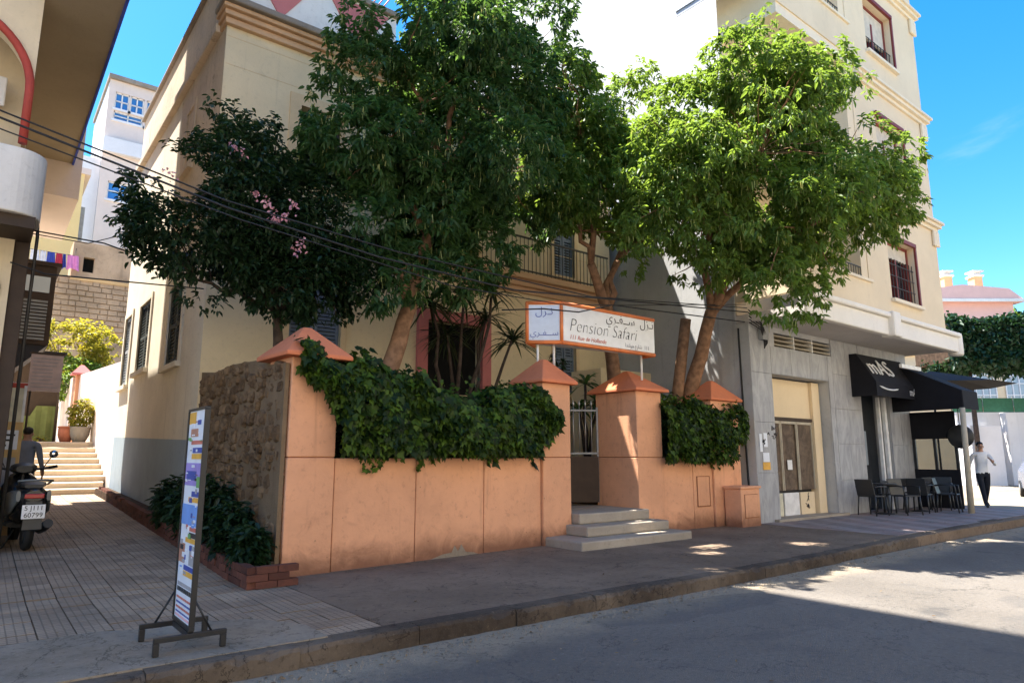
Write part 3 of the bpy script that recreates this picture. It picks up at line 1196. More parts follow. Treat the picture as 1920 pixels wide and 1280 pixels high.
# ------------------------------------------------------------------ rubble wall along the alley
sw = thing('rubble_wall', 'brown rubble stone wall running back along the alley from the peach pier', 'wall', (2.80, 8.6, 0.14))
prof = [(7.9, 2.64), (8.6, 2.70), (9.1, 2.80), (10.2, 2.86), (11.2, 2.84), (12.0, 2.92)]
mm = MB()
mm.prism([(8.62, 0.1), (12.0, 0.1)] + [(p[0], p[1] - 0.02) for p in prof[:0:-1]], 2.84, 3.25, 'x')
mm.prism([(7.96, 0.1), (8.63, 0.1), (8.63, 2.66), (7.96, 2.62)], 2.812, 2.862, 'x')
mm.build('mortar_core', 'mortar', sw)
lumps = []
for q in range(7):
    lm = MB()
    n, k = 8, 0
    ring = [(math.cos(2 * PI * i / n + 0.2) * (1 + random.uniform(-0.16, 0.16)), math.sin(2 * PI * i / n + 0.2) * (1 + random.uniform(-0.16, 0.16))) for i in range(n)]
    sq = [(max(-1, min(1, a * 1.25)), max(-1, min(1, b * 1.25))) for a, b in ring]
    vs = [(0.10, a * 0.5, b * 0.5) for a, b in sq]
    vs += [(-0.015 + random.uniform(-0.01, 0.01), a * 0.49, b * 0.49) for a, b in sq]
    vs += [(-0.045 + random.uniform(-0.018, 0.012), a * 0.36, b * 0.36) for a, b in sq]
    vs += [(-0.055, 0, 0)]
    fs = []
    for r in range(2):
        for i in range(n):
            fs.append((r * n + i, (r + 1) * n + i, (r + 1) * n + (i + 1) % n, r * n + (i + 1) % n))
    fs += [(2 * n + i, 3 * n, 2 * n + (i + 1) % n) for i in range(n)]
    lm.add(vs, [f[::-1] for f in fs])
    lumps.append(lm.mesh('stone', 'rubble_stone'))


def topz(y):
    for (a, b) in zip(prof, prof[1:]):
        if a[0] <= y <= b[0]:
            return a[1] + (b[1] - a[1]) * (y - a[0]) / (b[0] - a[0])
    return 2.8


z = 0.14
cnt = 0
while z < 2.72:
    h = random.uniform(0.10, 0.20)
    y = 7.98 + random.uniform(0, 0.06)
    while y < 11.95:
        w = random.uniform(0.10, 0.34)
        zz = z + h / 2 + random.uniform(-0.045, 0.045)
        if zz + h * 0.5 < topz(min(y, 12)) + 0.02 and random.random() < 0.90 and y + w < 12.02:
            hh = h * random.uniform(0.85, 1.12)
            child_copy(random.choice(lumps), 'stone', sw, (2.835 - 2.80 + random.uniform(-0.012, 0.03), y + w / 2 - 8.6, zz - 0.14),
                       (random.uniform(-0.3, 0.3), 0, 0), (random.uniform(0.6, 1.0), w * 1.02, hh * 1.06))
            cnt += 1
        y += w + 0.008
    z += h + 0.004

# low brick planter edging along the alley
pl = thing('planter_edging', 'low dark red brick planter edging along the alley wall', 'edging', (2.38, 7.5, 0.14))
mm = MB()
mm.box(2.44, 2.80, 7.50, 7.92, 0.10, 0.30)
mm.prism([(7.92, 0.10), (20.4, zal(20.4) - 0.04), (20.4, zal(20.4) + 0.16), (7.92, 0.33)], 2.50, 2.795, 'x')
mm.build('planter_soil', 'soil', pl)
bm = MB()
bm.box(0, 0.10, 0.004, 0.226, 0.004, 0.074)
bm2 = bm.mesh('brick', 'red_brick')
n = int((20.3 - 7.45) / 0.23)
for j in range(n):
    y = 7.45 + j * 0.23
    for c in range(3):
        if c == 2 and random.random() < 0.12:
            continue
        yy = y + (0.115 if c % 2 else 0)
        child_copy(bm2, 'brick', pl, (2.36 - 2.38 + random.uniform(-0.006, 0.006) + (0.17 * max(0, yy - 8) / 12), yy - 7.5, zal(yy) - 0.14 + c * 0.075), (0, 0, random.uniform(-0.02, 0.02)))
for c in range(3):
    for i in range(2):
        child_copy(bm2, 'brick', pl, (2.36 - 2.38 + 0.31 + i * 0.23 - (0.1 if c % 2 else 0.0) , 7.43 - 7.5, c * 0.075), (0, 0, PI / 2))
# ================================================================== THE PENSION HOUSE
ho = thing('pension_house', 'cream two storey pension house with ochre cornice behind the trees', 'house', (2.8, 12.0, 0.14))
HX0, HX1, HY0, HY1, HZ = 2.80, 12.75, 12.0, 20.4, 9.5
TF = lambda u, v, w: (u, HY0 + w, v)                    # front wall frame
TS_ = lambda u, v, w: (HX0 + w, u, v)                   # alley side wall frame (u = y)
fw = [(4.25, 5.25, 3.35, 5.25), (4.25, 5.15, 6.75, 8.2), (7.15, 8.55, 1.6, 4.35), (10.75, 11.45, 3.05, 4.75), (10.75, 11.45, 5.95, 7.9), (7.3, 8.4, 6.2, 8.3)]
facade(TF, HX0, HX1, 0.1, HZ, fw, 0.22).build('front_wall', 'cream_house', ho)
sw_h = [(13.62, 14.75, 3.28, 4.86), (16.75, 18.05, 3.48, 5.08), (19.15, 20.1, 3.3, 5.1), (14.0, 14.6, 7.3, 8.6)]
m = facade(TS_, HY0, HY1, 0.1, HZ, sw_h, 0.25)
m.build('side_wall', 'house_side', ho)
bx(HX0 + 0.27, HX1 - 0.05, HY0 + 0.27, HY1, 0.1, HZ - 0.05).build('interior', 'dark_room', ho)
bx(HX1 - 0.049, HX1, HY0 + 0.001, HY1, 0.1, HZ - 0.01).build('end_wall', 'cream_weathered', ho)
# scored plaster courses on the front: shallow grooves
g = MB()
for i, z in enumerate([1.4, 2.1, 2.8, 5.75, 6.45, 8.55, 9.1]):
    g.box(HX0 + 0.02, HX1 - 0.1, HY0 - 0.004, HY0 + 0.01, z, z + 0.014)
g.build('course_line', 'trim_cream', ho)
# dark blue grey dado on the side wall
m = MB()
m.add([(HX0 - 0.006, 12.02, zal(12) - 0.05), (HX0 - 0.006, 20.38, zal(20.4) - 0.05), (HX0 - 0.006, 20.38, 2.02), (HX0 - 0.006, 12.02, 1.78)], [(0, 1, 2, 3)])
m.build('dado', 'dado_blue', ho)
# weathered rendering at the upper corner of the side wall
m = MB()
m.add([(HX0 - 0.005, 12.0, 5.6), (HX0 - 0.005, 13.4, 5.3), (HX0 - 0.005, 14.8, 6.4), (HX0 - 0.005, 15.4, 9.49), (HX0 - 0.005, 12.0, 9.49)], [(0, 1, 2, 3, 4)])
m.build('weathered_render', 'cream_weathered', ho)
# cornice, parapet with pink triangles, coping
c = MB()
for (z0, z1, p) in ((9.30, 9.42, 0.10), (9.421, 9.52, 0.18), (9.521, 9.66, 0.30), (9.661, 9.74, 0.36)):
    c.box(HX0 - (0.10 if p < 0.2 else 0.16), HX1, HY0 - p, HY0 + 0.3, z0, z1)
cc = MB()
for (z0, z1, p) in ((9.30, 9.42, 0.10), (9.421, 9.52, 0.18), (9.521, 9.60, 0.26)):
    cc.box(HX0 - p * 0.5, HX1, HY0 - p, HY0 + 0.3, z0, z1)
cc.build('cornice', 'trim_ochre', ho, 0.015)
bx(HX0 - 0.16, HX1, HY0 - 0.36, HY0 + 0.3, 9.601, 9.73).build('cornice_top', 'cornice_worn', ho, 0.03)
bx(HX0, 6.2, HY0 - 0.06, HY0 + 0.2, 9.731, 10.86).build('parapet', 'white_plaster', ho)
bx(HX0 - 0.05, 6.25, HY0 - 0.16, HY0 + 0.28, 10.861, 10.98).build('coping', 'cornice_worn', ho, 0.02)
bx(HX0 + 0.001, HX0 + 0.25, HY0 + 0.2, HY1, 9.5, 10.86).build('side_parapet', 'cream_weathered', ho)
bx(HX0 - 0.08, HX0 + 0.30, HY0 + 0.281, HY1 + 0.05, 10.861, 10.95).build('side_coping', 'cornice_worn', ho, 0.02)
bx(HX0 - 0.12, HX0 + 0.02, HY0 + 0.31, HY1, 9.30, 9.47).build('side_cornice', 'cream_weathered', ho, 0.02)
for i in range(2):
    x = HX0 + 0.25 + i * 1.6
    MB().prism([(x, 10.80), (x + 1.36, 10.80), (x + 0.68, 9.80)], HY0 - 0.085, HY0 - 0.06, 'y').build('parapet_panel', 'pink_panel', ho)
# wooden lattice on the roof terrace
la = thing('roof_lattice', 'reddish wooden lattice screen on the roof edge of the pension', 'lattice', (4.9, 12.2, 10.98))
for i in range(9):
    for s in (-1, 1):
        x = 4.9 + i * 0.12
        MB().tube([(x, 12.2 + 0.012 * s, 10.98), (x + s * 0.45, 12.2 + 0.012 * s, 11.75)], 0.014, 4).build('slat', 'red_trim', la)
mm = MB()
mm.box(4.4, 6.2, 12.17, 12.23, 11.74, 11.80)
mm.box(4.4, 6.2, 12.17, 12.23, 10.981, 11.02)
mm.build('lattice_rail', 'red_trim', la)


def shutters(t, T, a, b, c, d, mat, depth=0.06, leaf=True, slat=0.07, frame_mat='trim_cream', fw_=0.12, opened=False):
    """louvred window: dark pane, two shutter leaves made of real slats, surround and sill"""
    win = MB()
    bar(win, T, a, b, c, d, 0.19, 0.21)
    w = win.build('window', 'pane_dark', t)
    fr = MB()
    bar(fr, T, a - fw_, a, c - 0.02, d + fw_, -0.035, 0.02)
    bar(fr, T, b, b + fw_, c - 0.02, d + fw_, -0.035, 0.02)
    bar(fr, T, a, b, d, d + fw_, -0.035, 0.02)
    fr.build('window_surround', frame_mat, w)
    si = MB()
    bar(si, T, a - fw_ - 0.05, b + fw_ + 0.05, c - 0.12, c - 0.02, -0.10, 0.05)
    si.build('sill', frame_mat, w)
    if not leaf:
        return w
    mid = (a + b) / 2
    for (p, q) in ((a + 0.01, mid - 0.012), (mid + 0.012, b - 0.01)):
        f = MB()
        bar(f, T, p, p + 0.055, c + 0.01, d - 0.01, depth, depth + 0.04)
        bar(f, T, q - 0.055, q, c + 0.01, d - 0.01, depth, depth + 0.04)
        for zz in (c + 0.01, (c + d) / 2 - 0.04, d - 0.08):
            bar(f, T, p + 0.055, q - 0.055, zz, zz + 0.07, depth, depth + 0.04)
        lf = f.build('shutter', mat, t)
        s = MB()
        z = c + 0.09
        while z < d - 0.1:
            pts = [T(p + 0.05, z, depth + 0.002), T(q - 0.05, z, depth + 0.002), T(q - 0.05, z + slat * 0.8, depth + 0.036), T(p + 0.05, z + slat * 0.8, depth + 0.036)]
            s.add(pts, [(0, 1, 2, 3)])
            pts2 = [tuple(np.array(u) + np.array(T(0, 0.008, 0)) - np.array(T(0, 0, 0))) for u in pts]
            s.add(pts2, [(3, 2, 1, 0)])
            z += slat
        s.build('louvre', mat, lf)
    return w


shutters(ho, TF, *fw[0], 'shutter_blue')
shutters(ho, TF, *fw[1], 'shutter_dark', leaf=False, fw_=0.22)
shutters(ho, TF, *fw[3], 'shutter_blue', fw_=0.1)
shutters(ho, TF, *fw[4], 'shutter_blue', fw_=0.1)
shutters(ho, TF, *fw[5], 'shutter_blue', fw_=0.1)
for i, h in enumerate(sw_h[:3]):
    shutters(ho, TS_, *h, 'shutter_dark' if i < 2 else 'shutter_grey', depth=0.02, frame_mat='house_side')
shutters(ho, TS_, *sw_h[3], 'shutter_grey', leaf=False, frame_mat='cream_weathered')
# porch: pink framed dark doorway, hood moulding above
dw = MB()
bar(dw, TF, 7.15, 8.55, 1.6, 4.35, 0.19, 0.22)
dw = dw.build('doorway', 'dark_room', ho)
fr = MB()
bar(fr, TF, 6.92, 7.15, 1.3, 4.58, -0.10, 0.05)
bar(fr, TF, 8.55, 8.78, 1.3, 4.58, -0.10, 0.05)
bar(fr, TF, 7.15, 8.55, 4.35, 4.58, -0.10, 0.05)
fr.build('door_frame', 'pink_panel', dw)
m = MB()
for (z0, z1, p) in ((5.30, 5.44, 0.10), (5.441, 5.58, 0.22), (5.581, 5.72, 0.36)):
    m.box(6.7, 12.4, HY0 - p, HY0 - 0.005, z0, z1)
m.build('balcony_ledge', 'trim_ochre', ho, 0.015)
rl = MB()
rl.box(6.75, 12.35, HY0 - 0.33, HY0 - 0.30, 6.55, 6.59)
rl.box(6.75, 12.35, HY0 - 0.33, HY0 - 0.30, 5.76, 5.79)
rl.build('balcony_rail', 'iron', ho)
rb = MB()
for i in range(47):
    x = 6.80 + i * 0.12
    rb.tube([(x, HY0 - 0.315, 5.72), (x, HY0 - 0.315, 6.57)], 0.009, 5, cap=False)
rb.build('balcony_bars', 'iron', ho)['kind'] = 'stuff'
# garden soil behind the wall
struct('garden_soil', bx(3.26, 7.75, 8.66, 11.99, 0.0, 1.25), 'soil')
struct('garden_bed', bx(9.52, 12.99, 9.42, 11.99, 0.0, 1.25), 'soil')
# cream block at the back of the garden, between house and neighbour
nb = tag(bx(11.2, 12.99, 10.9, 11.9, 1.25, 3.55).build('garden_shed', 'cream_house', None, 0.01), 'plain cream lean-to wall low against the grey party wall', 'shed')

# ================================================================== CORNER BUILDING WITH THE CAFE
mb_ = thing('corner_building', 'tall cream corner apartment building over a grey marble ground floor', 'building', (13.0, 8.15, 0.14))
CX0, CX1, GY, UY, TOP = 13.0, 20.9, 8.15, 7.0, 17.9
bx(CX0 + 0.0, CX1 - 0.2, GY + 0.62, 24.0, 0.0, 4.6).build('ground_core', 'dark_room', mb_)
bx(CX0, 15.5, 8.9, 24.0, 4.61, 8.19).build('rear_annex', 'party_grey', mb_)
# grey party wall towards the pension
bx(CX0 - 0.04, CX0 - 0.001, GY + 0.30, 24.0, 0.0, 8.2).build('party_wall', 'party_grey', mb_)
# ground floor front in marble slabs, with openings for the garage and the cafe
TG = lambda u, v, w: (u, GY + w, v)
go = [(13.76, 16.30, 0.10, 3.34), (13.98, 16.52, 3.98, 4.30), (17.95, 19.55, 0.10, 3.4)]
facade(TG, 12.95, CX1, 0.1, 4.42, go, 0.42).build('ground_wall', 'party_grey', mb_)


def slabs(u0, u1, v0, v1, nu, nv):
    for i in range(nu):
        for j in range(nv):
            a = u0 + (u1 - u0) * i / nu + 0.003
            b = u0 + (u1 - u0) * (i + 1) / nu - 0.003
            c = v0 + (v1 - v0) * j / nv + 0.003
            d = v0 + (v1 - v0) * (j + 1) / nv - 0.003
            bar(MB(), TG, a, b, c, d, -0.025 - random.uniform(0, 0.004), -0.001).build('marble_slab', 'grey_marble', mb_, 0.003)


slabs(12.95, 13.755, 0.1, 4.41, 1, 4)
slabs(13.765, 16.30, 3.345, 3.97, 3, 1)
slabs(16.535, 17.94, 0.1, 4.41, 2, 5)
slabs(16.305, 16.53, 0.1, 3.97, 1, 3)
slabs(17.955, 19.55, 3.41, 4.41, 2, 1)
slabs(19.555, 20.88, 0.1, 4.41, 2, 5)
m = MB()
bar(m, TG, 12.95, 12.99, 0.1, 4.41, -0.02, 0.5)
m.build('corner_edge', 'party_grey', mb_)
# louvred vent above the garage
vt = MB()
bar(vt, TG, 13.98, 16.52, 3.98, 4.30, 0.34, 0.40)
vt = vt.build('vent', 'dark_room', mb_)
for i in range(3):
    s = MB()
    bar(s, TG, 13.99, 16.51, 4.02 + i * 0.10, 4.045 + i * 0.10, 0.0, 0.22)
    s.build('vent_slat', 'pole_beige', vt)
for x in (14.82, 15.66):
    s = MB()
    bar(s, TG, x, x + 0.03, 3.985, 4.295, -0.003, 0.24)
    s.build('vent_post', 'white_paint', vt)
# garage: cream infill, side jamb, folding door of three brown leaves over cream kick panels
ga = MB()
bar(ga, TG, 13.762, 16.298, 0.1, 3.33, 0.41, 0.44)
ga = ga.build('garage_back', 'ink', mb_)
m = MB()
bar(m, TG, 13.77, 15.90, 2.42, 3.30, 0.30, 0.405)
m.build('garage_infill', 'villa_cream', mb_)
m = MB()
bar(m, TG, 15.905, 16.25, 0.14, 3.30, 0.22, 0.405)
m.build('garage_jamb', 'villa_cream', mb_)
dr = MB()
bar(dr, TG, 13.77, 15.90, 2.34, 2.415, 0.26, 0.405)
dr = dr.build('garage_door', 'dark_wood', mb_)
for i in range(3):
    a, b = 13.80 + i * 0.70, 13.80 + i * 0.70 + 0.675
    s = MB()
    bar(s, TG, a, b, 0.76, 2.33, 0.30 + (0.02 if i == 1 else 0), 0.36)
    s.build('door_leaf', 'rust_door', dr)
    s = MB()
    for (p, q, c, d) in ((a, a + 0.03, 0.76, 2.33), (b - 0.03, b, 0.76, 2.33), (a + 0.03, b - 0.03, 2.27, 2.33)):
        bar(s, TG, p, q, c, d, 0.275, 0.299)
    s.build('leaf_edge', 'pole_beige', dr)
    s = MB()
    bar(s, TG, a + 0.02, b - 0.02, 0.20, 0.70, 0.31, 0.36)
    s.build('kick_panel', ('board_cream', 'white_paint', 'villa_cream')[i], dr)
m = MB()
bar(m, TG, 14.72, 14.92, 1.22, 1.44, 0.292, 0.297)
m.build('sticker', 'white_paint', dr)
m = MB()
bar(m, TG, 13.5, 16.6, 0.141, 0.20, -0.14, 0.40)
m.build('door_step', 'concrete_step', mb_)
# pasted notice, marks and scrawls on the first pier
m = MB()
bar(m, TG, 13.18, 13.46, 1.24, 1.40, -0.036, -0.032)
m.build('notice', 'poster_orange', mb_)
m = MB()
bar(m, TG, 13.20, 13.44, 1.405, 1.60, -0.036, -0.032)
m.build('notice', 'poster_pale', mb_)
for (a, b, c, d) in ((13.10, 13.20, 1.62, 2.0), (13.26, 13.40, 1.72, 2.02)):
    m = MB()
    bar(m, TG, a, b, c, d, -0.035, -0.031)
    m.build('paper_scrap', 'poster_pale', mb_)


def scrawl(cx, cz, s, parent, y, seed):
    rr = random.Random(seed)
    m = MB()
    for q in range(6):
        p = [(cx + rr.uniform(-1, 1) * s, y, cz + rr.uniform(-0.5, 0.5) * s)]
        for k in range(4):
            p.append((p[-1][0] + rr.uniform(-0.4, 0.6) * s, y, p[-1][2] + rr.uniform(-0.5, 0.5) * s))
        m.tube(p, 0.008, 4)
    m.build('graffiti', 'ink', parent)


scrawl(13.55, 2.02, 0.14, mb_, GY - 0.03, 3)
scrawl(15.45, 0.46, 0.12, mb_, GY + 0.305, 5)
scrawl(13.3, 1.85, 0.08, mb_, GY - 0.037, 9)
# cafe doorway: dark glass, white door edge standing open
cd = MB()
bar(cd, TG, 17.955, 19.545, 0.1, 3.39, 0.39, 0.43)
cd = cd.build('cafe_doorway', 'pane_dark', mb_)
for (a, b, w0, w1) in ((19.02, 19.10, 0.02, 0.10), (19.26, 19.38, -0.02, 0.06)):
    s = MB()
    bar(s, TG, a, b, 0.15 if a > 19.1 else 0.9, 3.1, w0, w1)
    s.build('door_edge', 'white_paint', cd)
s = MB()
bar(s, TG, 18.0, 18.9, 1.3, 2.2, 0.36, 0.385)
s.build('door_glass', 'pane_pale', cd)
# first floor slab: soffit, white fascia with upper lip, middle block and rounded end
bx(CX0, 21.2, 6.86, GY + 0.3, 4.425, 4.60).build('soffit', 'mas_soffit', mb_)
bx(CX0 - 0.02, 21.2, 6.80, 6.98, 4.36, 4.78).build('fascia', 'mas_white', mb_, 0.03)
bx(CX0 - 0.03, 21.22, 6.72, 6.99, 4.781, 4.90).build('fascia_lip', 'mas_white', mb_, 0.03)
bx(16.75, 17.15, 6.66, 6.985, 4.33, 4.93).build('fascia_block', 'mas_white', mb_, 0.03)
MB().lathe([(0.0, -0.33), (0.17, -0.33), (0.19, -0.28), (0.19, 0.22), (0.15, 0.30), (0, 0.30)], (21.22, 6.92, 4.62), 16).build('fascia_end', 'mas_white', mb_)
bx(21.0, 21.28, 6.9, 10.0, 4.43, 4.88).build('fascia_return', 'mas_white', mb_, 0.03)
# upper block
TU = lambda u, v, w: (u, UY + w, v)
uw = [(17.62, 19.22, 5.42, 7.02), (17.62, 19.22, 8.75, 10.35), (17.55, 19.20, 12.2, 13.8), (17.55, 19.20, 15.3, 16.8)]
facade(TU, 16.42, CX1, 4.90, TOP, uw, 0.35).build('upper_wall', 'mas_cream', mb_)
m = MB()
m.quad((CX1, UY, 4.9), (CX1, 13.0, 4.9), (CX1, 13.0, TOP), (CX1, UY, TOP))
m.quad((CX0, 8.5, 8.2), (CX0, 8.5, TOP), (CX1, 13.0, TOP), (CX1, 13.0, 8.2))
m.quad((16.42, UY, 4.9), (16.42, UY, TOP), (16.42, 8.4, TOP), (16.42, 8.4, 4.9))
m.add([(CX0, 7.0, TOP), (CX1, UY, TOP), (CX1, 13.0, TOP), (CX0, 8.5, TOP)], [(0, 1, 2, 3)])
m.build('upper_side', 'mas_cream', mb_)
MB().prism([(16.5, UY + 0.36), (CX1 - 0.05, UY + 0.36), (CX1 - 0.05, 12.8), (16.5, 10.3)], 4.62, TOP - 0.05).build('upper_core', 'dark_room', mb_)
for z in (7.82, 11.05, 14.42):
    for (dz0, dz1, p) in ((0, 0.10, 0.06), (0.101, 0.20, 0.14), (0.201, 0.27, 0.20)):
        bx(16.6, CX1 + p, UY - p, UY - 0.002, z + dz0, z + dz1).build('string_course', 'mas_trim', mb_)
        bx(CX1 + 0.002, CX1 + p, UY, 12, z + dz0, z + dz1).build('string_return', 'mas_trim', mb_)
    bx(20.6, CX1 + 0.08, UY - 0.08, UY - 0.002, z - 0.45, z - 0.001).build('bracket', 'mas_trim', mb_, 0.03)
for (a, b, c, d) in uw:
    w = MB()
    bar(w, TU, a, b, c, d, 0.30, 0.33)
    w = w.build('window', 'pane_dark', mb_)
    f = MB()
    for (p, q, r, s) in ((a, a + 0.09, c, d), (b - 0.09, b, c, d), (a + 0.09, b - 0.09, d - 0.08, d), (a + 0.09, b - 0.09, c, c + 0.07), ((a + b) / 2 - 0.04, (a + b) / 2 + 0.04, c + 0.07, d - 0.42)):
        bar(f, TU, p, q, r, s, 0.16, 0.30)
    f.build('window_frame', 'red_wood', w)
    f = MB()
    bar(f, TU, a - 0.04, b + 0.04, d + 0.002, d + 0.10, -0.07, 0.06)
    bar(f, TU, b + 0.002, b + 0.08, c, d + 0.10, -0.05, 0.06)
    f.build('window_hood', 'red_wood', w)
    f = MB()
    bar(f, TU, a + 0.09, b - 0.09, d - (0.42 if c < 8 else 0.95), d - 0.08, 0.18, 0.24)
    f.build('roller_blind', 'beige_blind', w)
    f = MB()
    bar(f, TU, a - 0.08, b + 0.14, c - 0.09, c - 0.005, -0.10, 0.10)
    f.build('sill', 'mas_trim', w)
    f = MB()
    gh = d - 0.5 if c < 8 else c + 0.5
    for k in range(9):
        x = a + 0.1 + (b - a - 0.2) * k / 8
        f.tube([TU(x, c + 0.02, 0.05), TU(x, gh, 0.05)], 0.012, 5, cap=False)
    zz = c + 0.05
    while zz < gh + 0.01:
        f.tube([TU(a + 0.02, zz, 0.05), TU(b - 0.02, zz, 0.05)], 0.012, 5, cap=False)
        zz += 0.30 if c < 8 else 0.43
    f.build('grille', 'iron', w)
# corner loggias
bx(CX0, 16.42, 8.42, 8.5, 4.62, TOP - 0.002).build('loggia_back', 'mas_cream', mb_)
bx(16.1, 16.419, UY + 0.02, 8.49, 4.9, TOP - 0.1).build('loggia_pier', 'mas_cream', mb_)
for z in (7.92, 11.42, 14.6, 17.5):
    bx(CX0, 16.418, UY + 0.001, 8.499, z - 0.12, z + 0.14).build('loggia_slab', 'mas_trim', mb_)
for z, hh in ((4.90, 0.72), (8.06, 0.9), (11.56, 0.9), (14.74, 0.9)):
    bx(CX0 - 0.01, 16.44, UY - 0.03, UY + 0.12, z, z + hh).build('loggia_parapet', 'mas_cream', mb_)
    bx(CX0 - 0.01, CX0 + 0.14, UY + 0.121, 8.49, z, z + hh).build('loggia_side', 'mas_cream', mb_)
    bx(CX0 - 0.05, 16.50, UY - 0.08, UY + 0.16, z + hh + 0.001, z + hh + 0.07).build('parapet_cap', 'mas_trim', mb_, 0.01)
    r = MB()
    for k in range(27):
        x = 13.1 + k * 0.12
        r.tube([(x, UY + 0.04, z + hh + 0.07), (x, UY + 0.04, z + hh + 0.34)], 0.008, 5, cap=False)
    r.tube([(13.05, UY + 0.04, z + hh + 0.34), (16.4, UY + 0.04, z + hh + 0.34)], 0.016, 6)
    r.build('loggia_rail', 'iron', mb_)
# side awning high on the loggia corner
aw = thing('balcony_awning', 'pale grey canvas awning jutting from the upper corner balcony', 'awning', (12.9, 7.2, 12.3))
m = MB()
m.add([(12.98, 6.95, 12.75), (12.98, 9.2, 12.75), (12.35, 9.2, 12.25), (12.35, 6.95, 12.25), (12.35, 9.2, 12.10), (12.35, 6.95, 12.10)], [(0, 1, 2, 3), (3, 2, 4, 5)])
ca = m.build('canopy', 'awning_grey', aw)
sm = ca.modifiers.new('solid', 'SOLIDIFY')
sm.thickness = 0.02
MB().tube([(12.35, 6.95, 12.24), (12.35, 9.2, 12.24)], 0.025, 8).build('front_bar', 'grey_metal', aw)

# ------------------------------------------------------------------ cafe awnings, screen, pole
a1 = thing('sign_awning', 'black cafe awning with white MAS lettering over the doorway', 'awning', (17.45, 8.1, 2.95))
m = MB()
y0, y1, z0, z1 = 8.12, 7.50, 4.12, 3.02
m.add([(17.45, y0, z1), (17.45, y0, z0), (17.45, y0 - 0.18, z0), (17.45, y1, z1 + 0.35), (17.45, y1, z1),
       (20.05, y0, z1), (20.05, y0, z0), (20.05, y0 - 0.18, z0), (20.05, y1, z1 + 0.35), (20.05, y1, z1)],
      [(0, 1, 2, 3, 4), (9, 8, 7, 6, 5), (1, 6, 7, 2), (2, 7, 8, 3), (3, 8, 9, 4)])
m.build('canopy', 'black_fabric', a1)
slope = Vector((0, y0 - 0.18 - y1, z0 - z1 - 0.35)).normalized()
Ms = frame((18.16, (y0 - 0.18 + y1) / 2 - 0.03, (z0 + z1 + 0.35) / 2 + 0.02), (1, 0, 0), tuple(slope))
text('mAS', 0.72, 'sign_white', a1, Ms, off=-0.010, ext=0.012, sx=1.0)
arc = MB()
arc.tube([(17.62 + i * 0.12, y1 - 0.006, 3.20 + 0.07 * ((i - 5) / 5) ** 2) for i in range(10)], [0.004] + [0.022] * 8 + [0.004], 6)
arc.build('swoosh', 'sign_white', a1)
text('mAS', 0.28, 'sign_white', a1, frame((19.62, y1 - 0.008, 3.20), (1, 0, 0), (0, 0, 1)))
a2 = thing('terrace_awning', 'large black sloping awning over the cafe terrace', 'awning', (19.7, 7.2, 3.0))
m = MB()
m.add([(19.75, 8.12, 4.10), (21.0, 8.12, 4.10), (20.6, 6.35, 3.18), (19.55, 6.35, 3.18), (19.55, 6.35, 2.72), (20.6, 6.35, 2.72)],
      [(0, 1, 2, 3), (3, 2, 5, 4)])
m.add([(19.75, 8.12, 4.10), (19.55, 6.35, 3.18), (19.55, 6.35, 2.72), (19.75, 8.12, 2.72)], [(0, 1, 2, 3)])
cn = m.build('canopy', 'black_fabric', a2)
sm = cn.modifiers.new('solid', 'SOLIDIFY')
sm.thickness = 0.015
MB().box(18.7, 19.9, 7.36, 7.43, 3.80, 3.90).build('awning_arm', 'white_paint', a2)
po = tag(MB().tube([(19.46, 6.40, 0.14), (19.48, 6.38, 1.4), (19.50, 6.36, 2.74)], [0.075, 0.07, 0.065], 10).build('awning_pole', 'pole_beige'), 'leaning beige timber pole holding up the terrace awning', 'pole')
scn = thing('terrace_screen', 'black framed windbreak screen with a clear window closing the cafe terrace', 'screen', (20.8, 7.3, 0.14))
bx(20.8, 20.86, 7.0, 8.12, 0.15, 1.18).build('lower_panel', 'black_fabric', scn)
bx(20.8, 20.86, 7.0, 8.12, 2.0, 2.75).build('upper_panel', 'black_fabric', scn)
for y in (7.0, 7.52, 8.04):
    bx(20.795, 20.865, y, y + 0.07, 1.181, 1.999).build('screen_post', 'black_metal', scn)
bx(20.82, 20.835, 7.08, 7.51, 1.185, 1.995).build('pane', 'pane_clear', scn)
bx(20.82, 20.835, 7.60, 8.03, 1.185, 1.995).build('pane', 'pane_clear', scn)
ps = thing('parasol', 'wide flat black parasol standing beyond the terrace screen', 'parasol', (22.9, 8.2, 0.14))
MB().tube([(22.9, 8.2, 0), (22.9, 8.2, 3.75)], 0.03, 8).build('pole', 'black_metal', ps)
m = MB()
n = 8
vs = [(22.9, 8.2, 4.12)] + [(22.9 + 2.1 * math.cos(2 * PI * i / n + 0.3), 8.2 + 2.1 * math.sin(2 * PI * i / n + 0.3), 3.62) for i in range(n)]
m.add(vs, [(0, 1 + i, 1 + (i + 1) % n) for i in range(n)])
m.build('canopy', 'black_fabric', ps)
MB().lathe([(0, 0), (0.3, 0), (0.3, 0.06), (0.05, 0.1), (0, 0.1)], (22.9, 8.2, 0.0), 16).build('base', 'black_metal', ps)
ws = thing('round_sign', 'round dark sign disc hanging at the street end of the terrace', 'sign', (20.9, 6.5, 2.2))
MB().lathe([(0, -0.03), (0.30, -0.03), (0.32, 0), (0.30, 0.03), (0, 0.03)], (20.75, 6.88, 2.05), 24, 'x').build('disc', 'black_plastic', ws)
MB().tube([(20.75, 6.88, 2.35), (20.75, 6.88, 3.4)], 0.012, 6).build('hanger', 'black_metal', ws)
# ================================================================== LEFT BUILDING
lb = thing('corner_apartment_block', 'cream block with red arched loggia and brown overhanging soffit above the alley', 'building', (-3.0, 11.0, 0.14))
LH = 24.0
bx(-9.0, 0.05, 11.9, 19.5, 0.1, LH).build('block_wall', 'left_cream', lb)
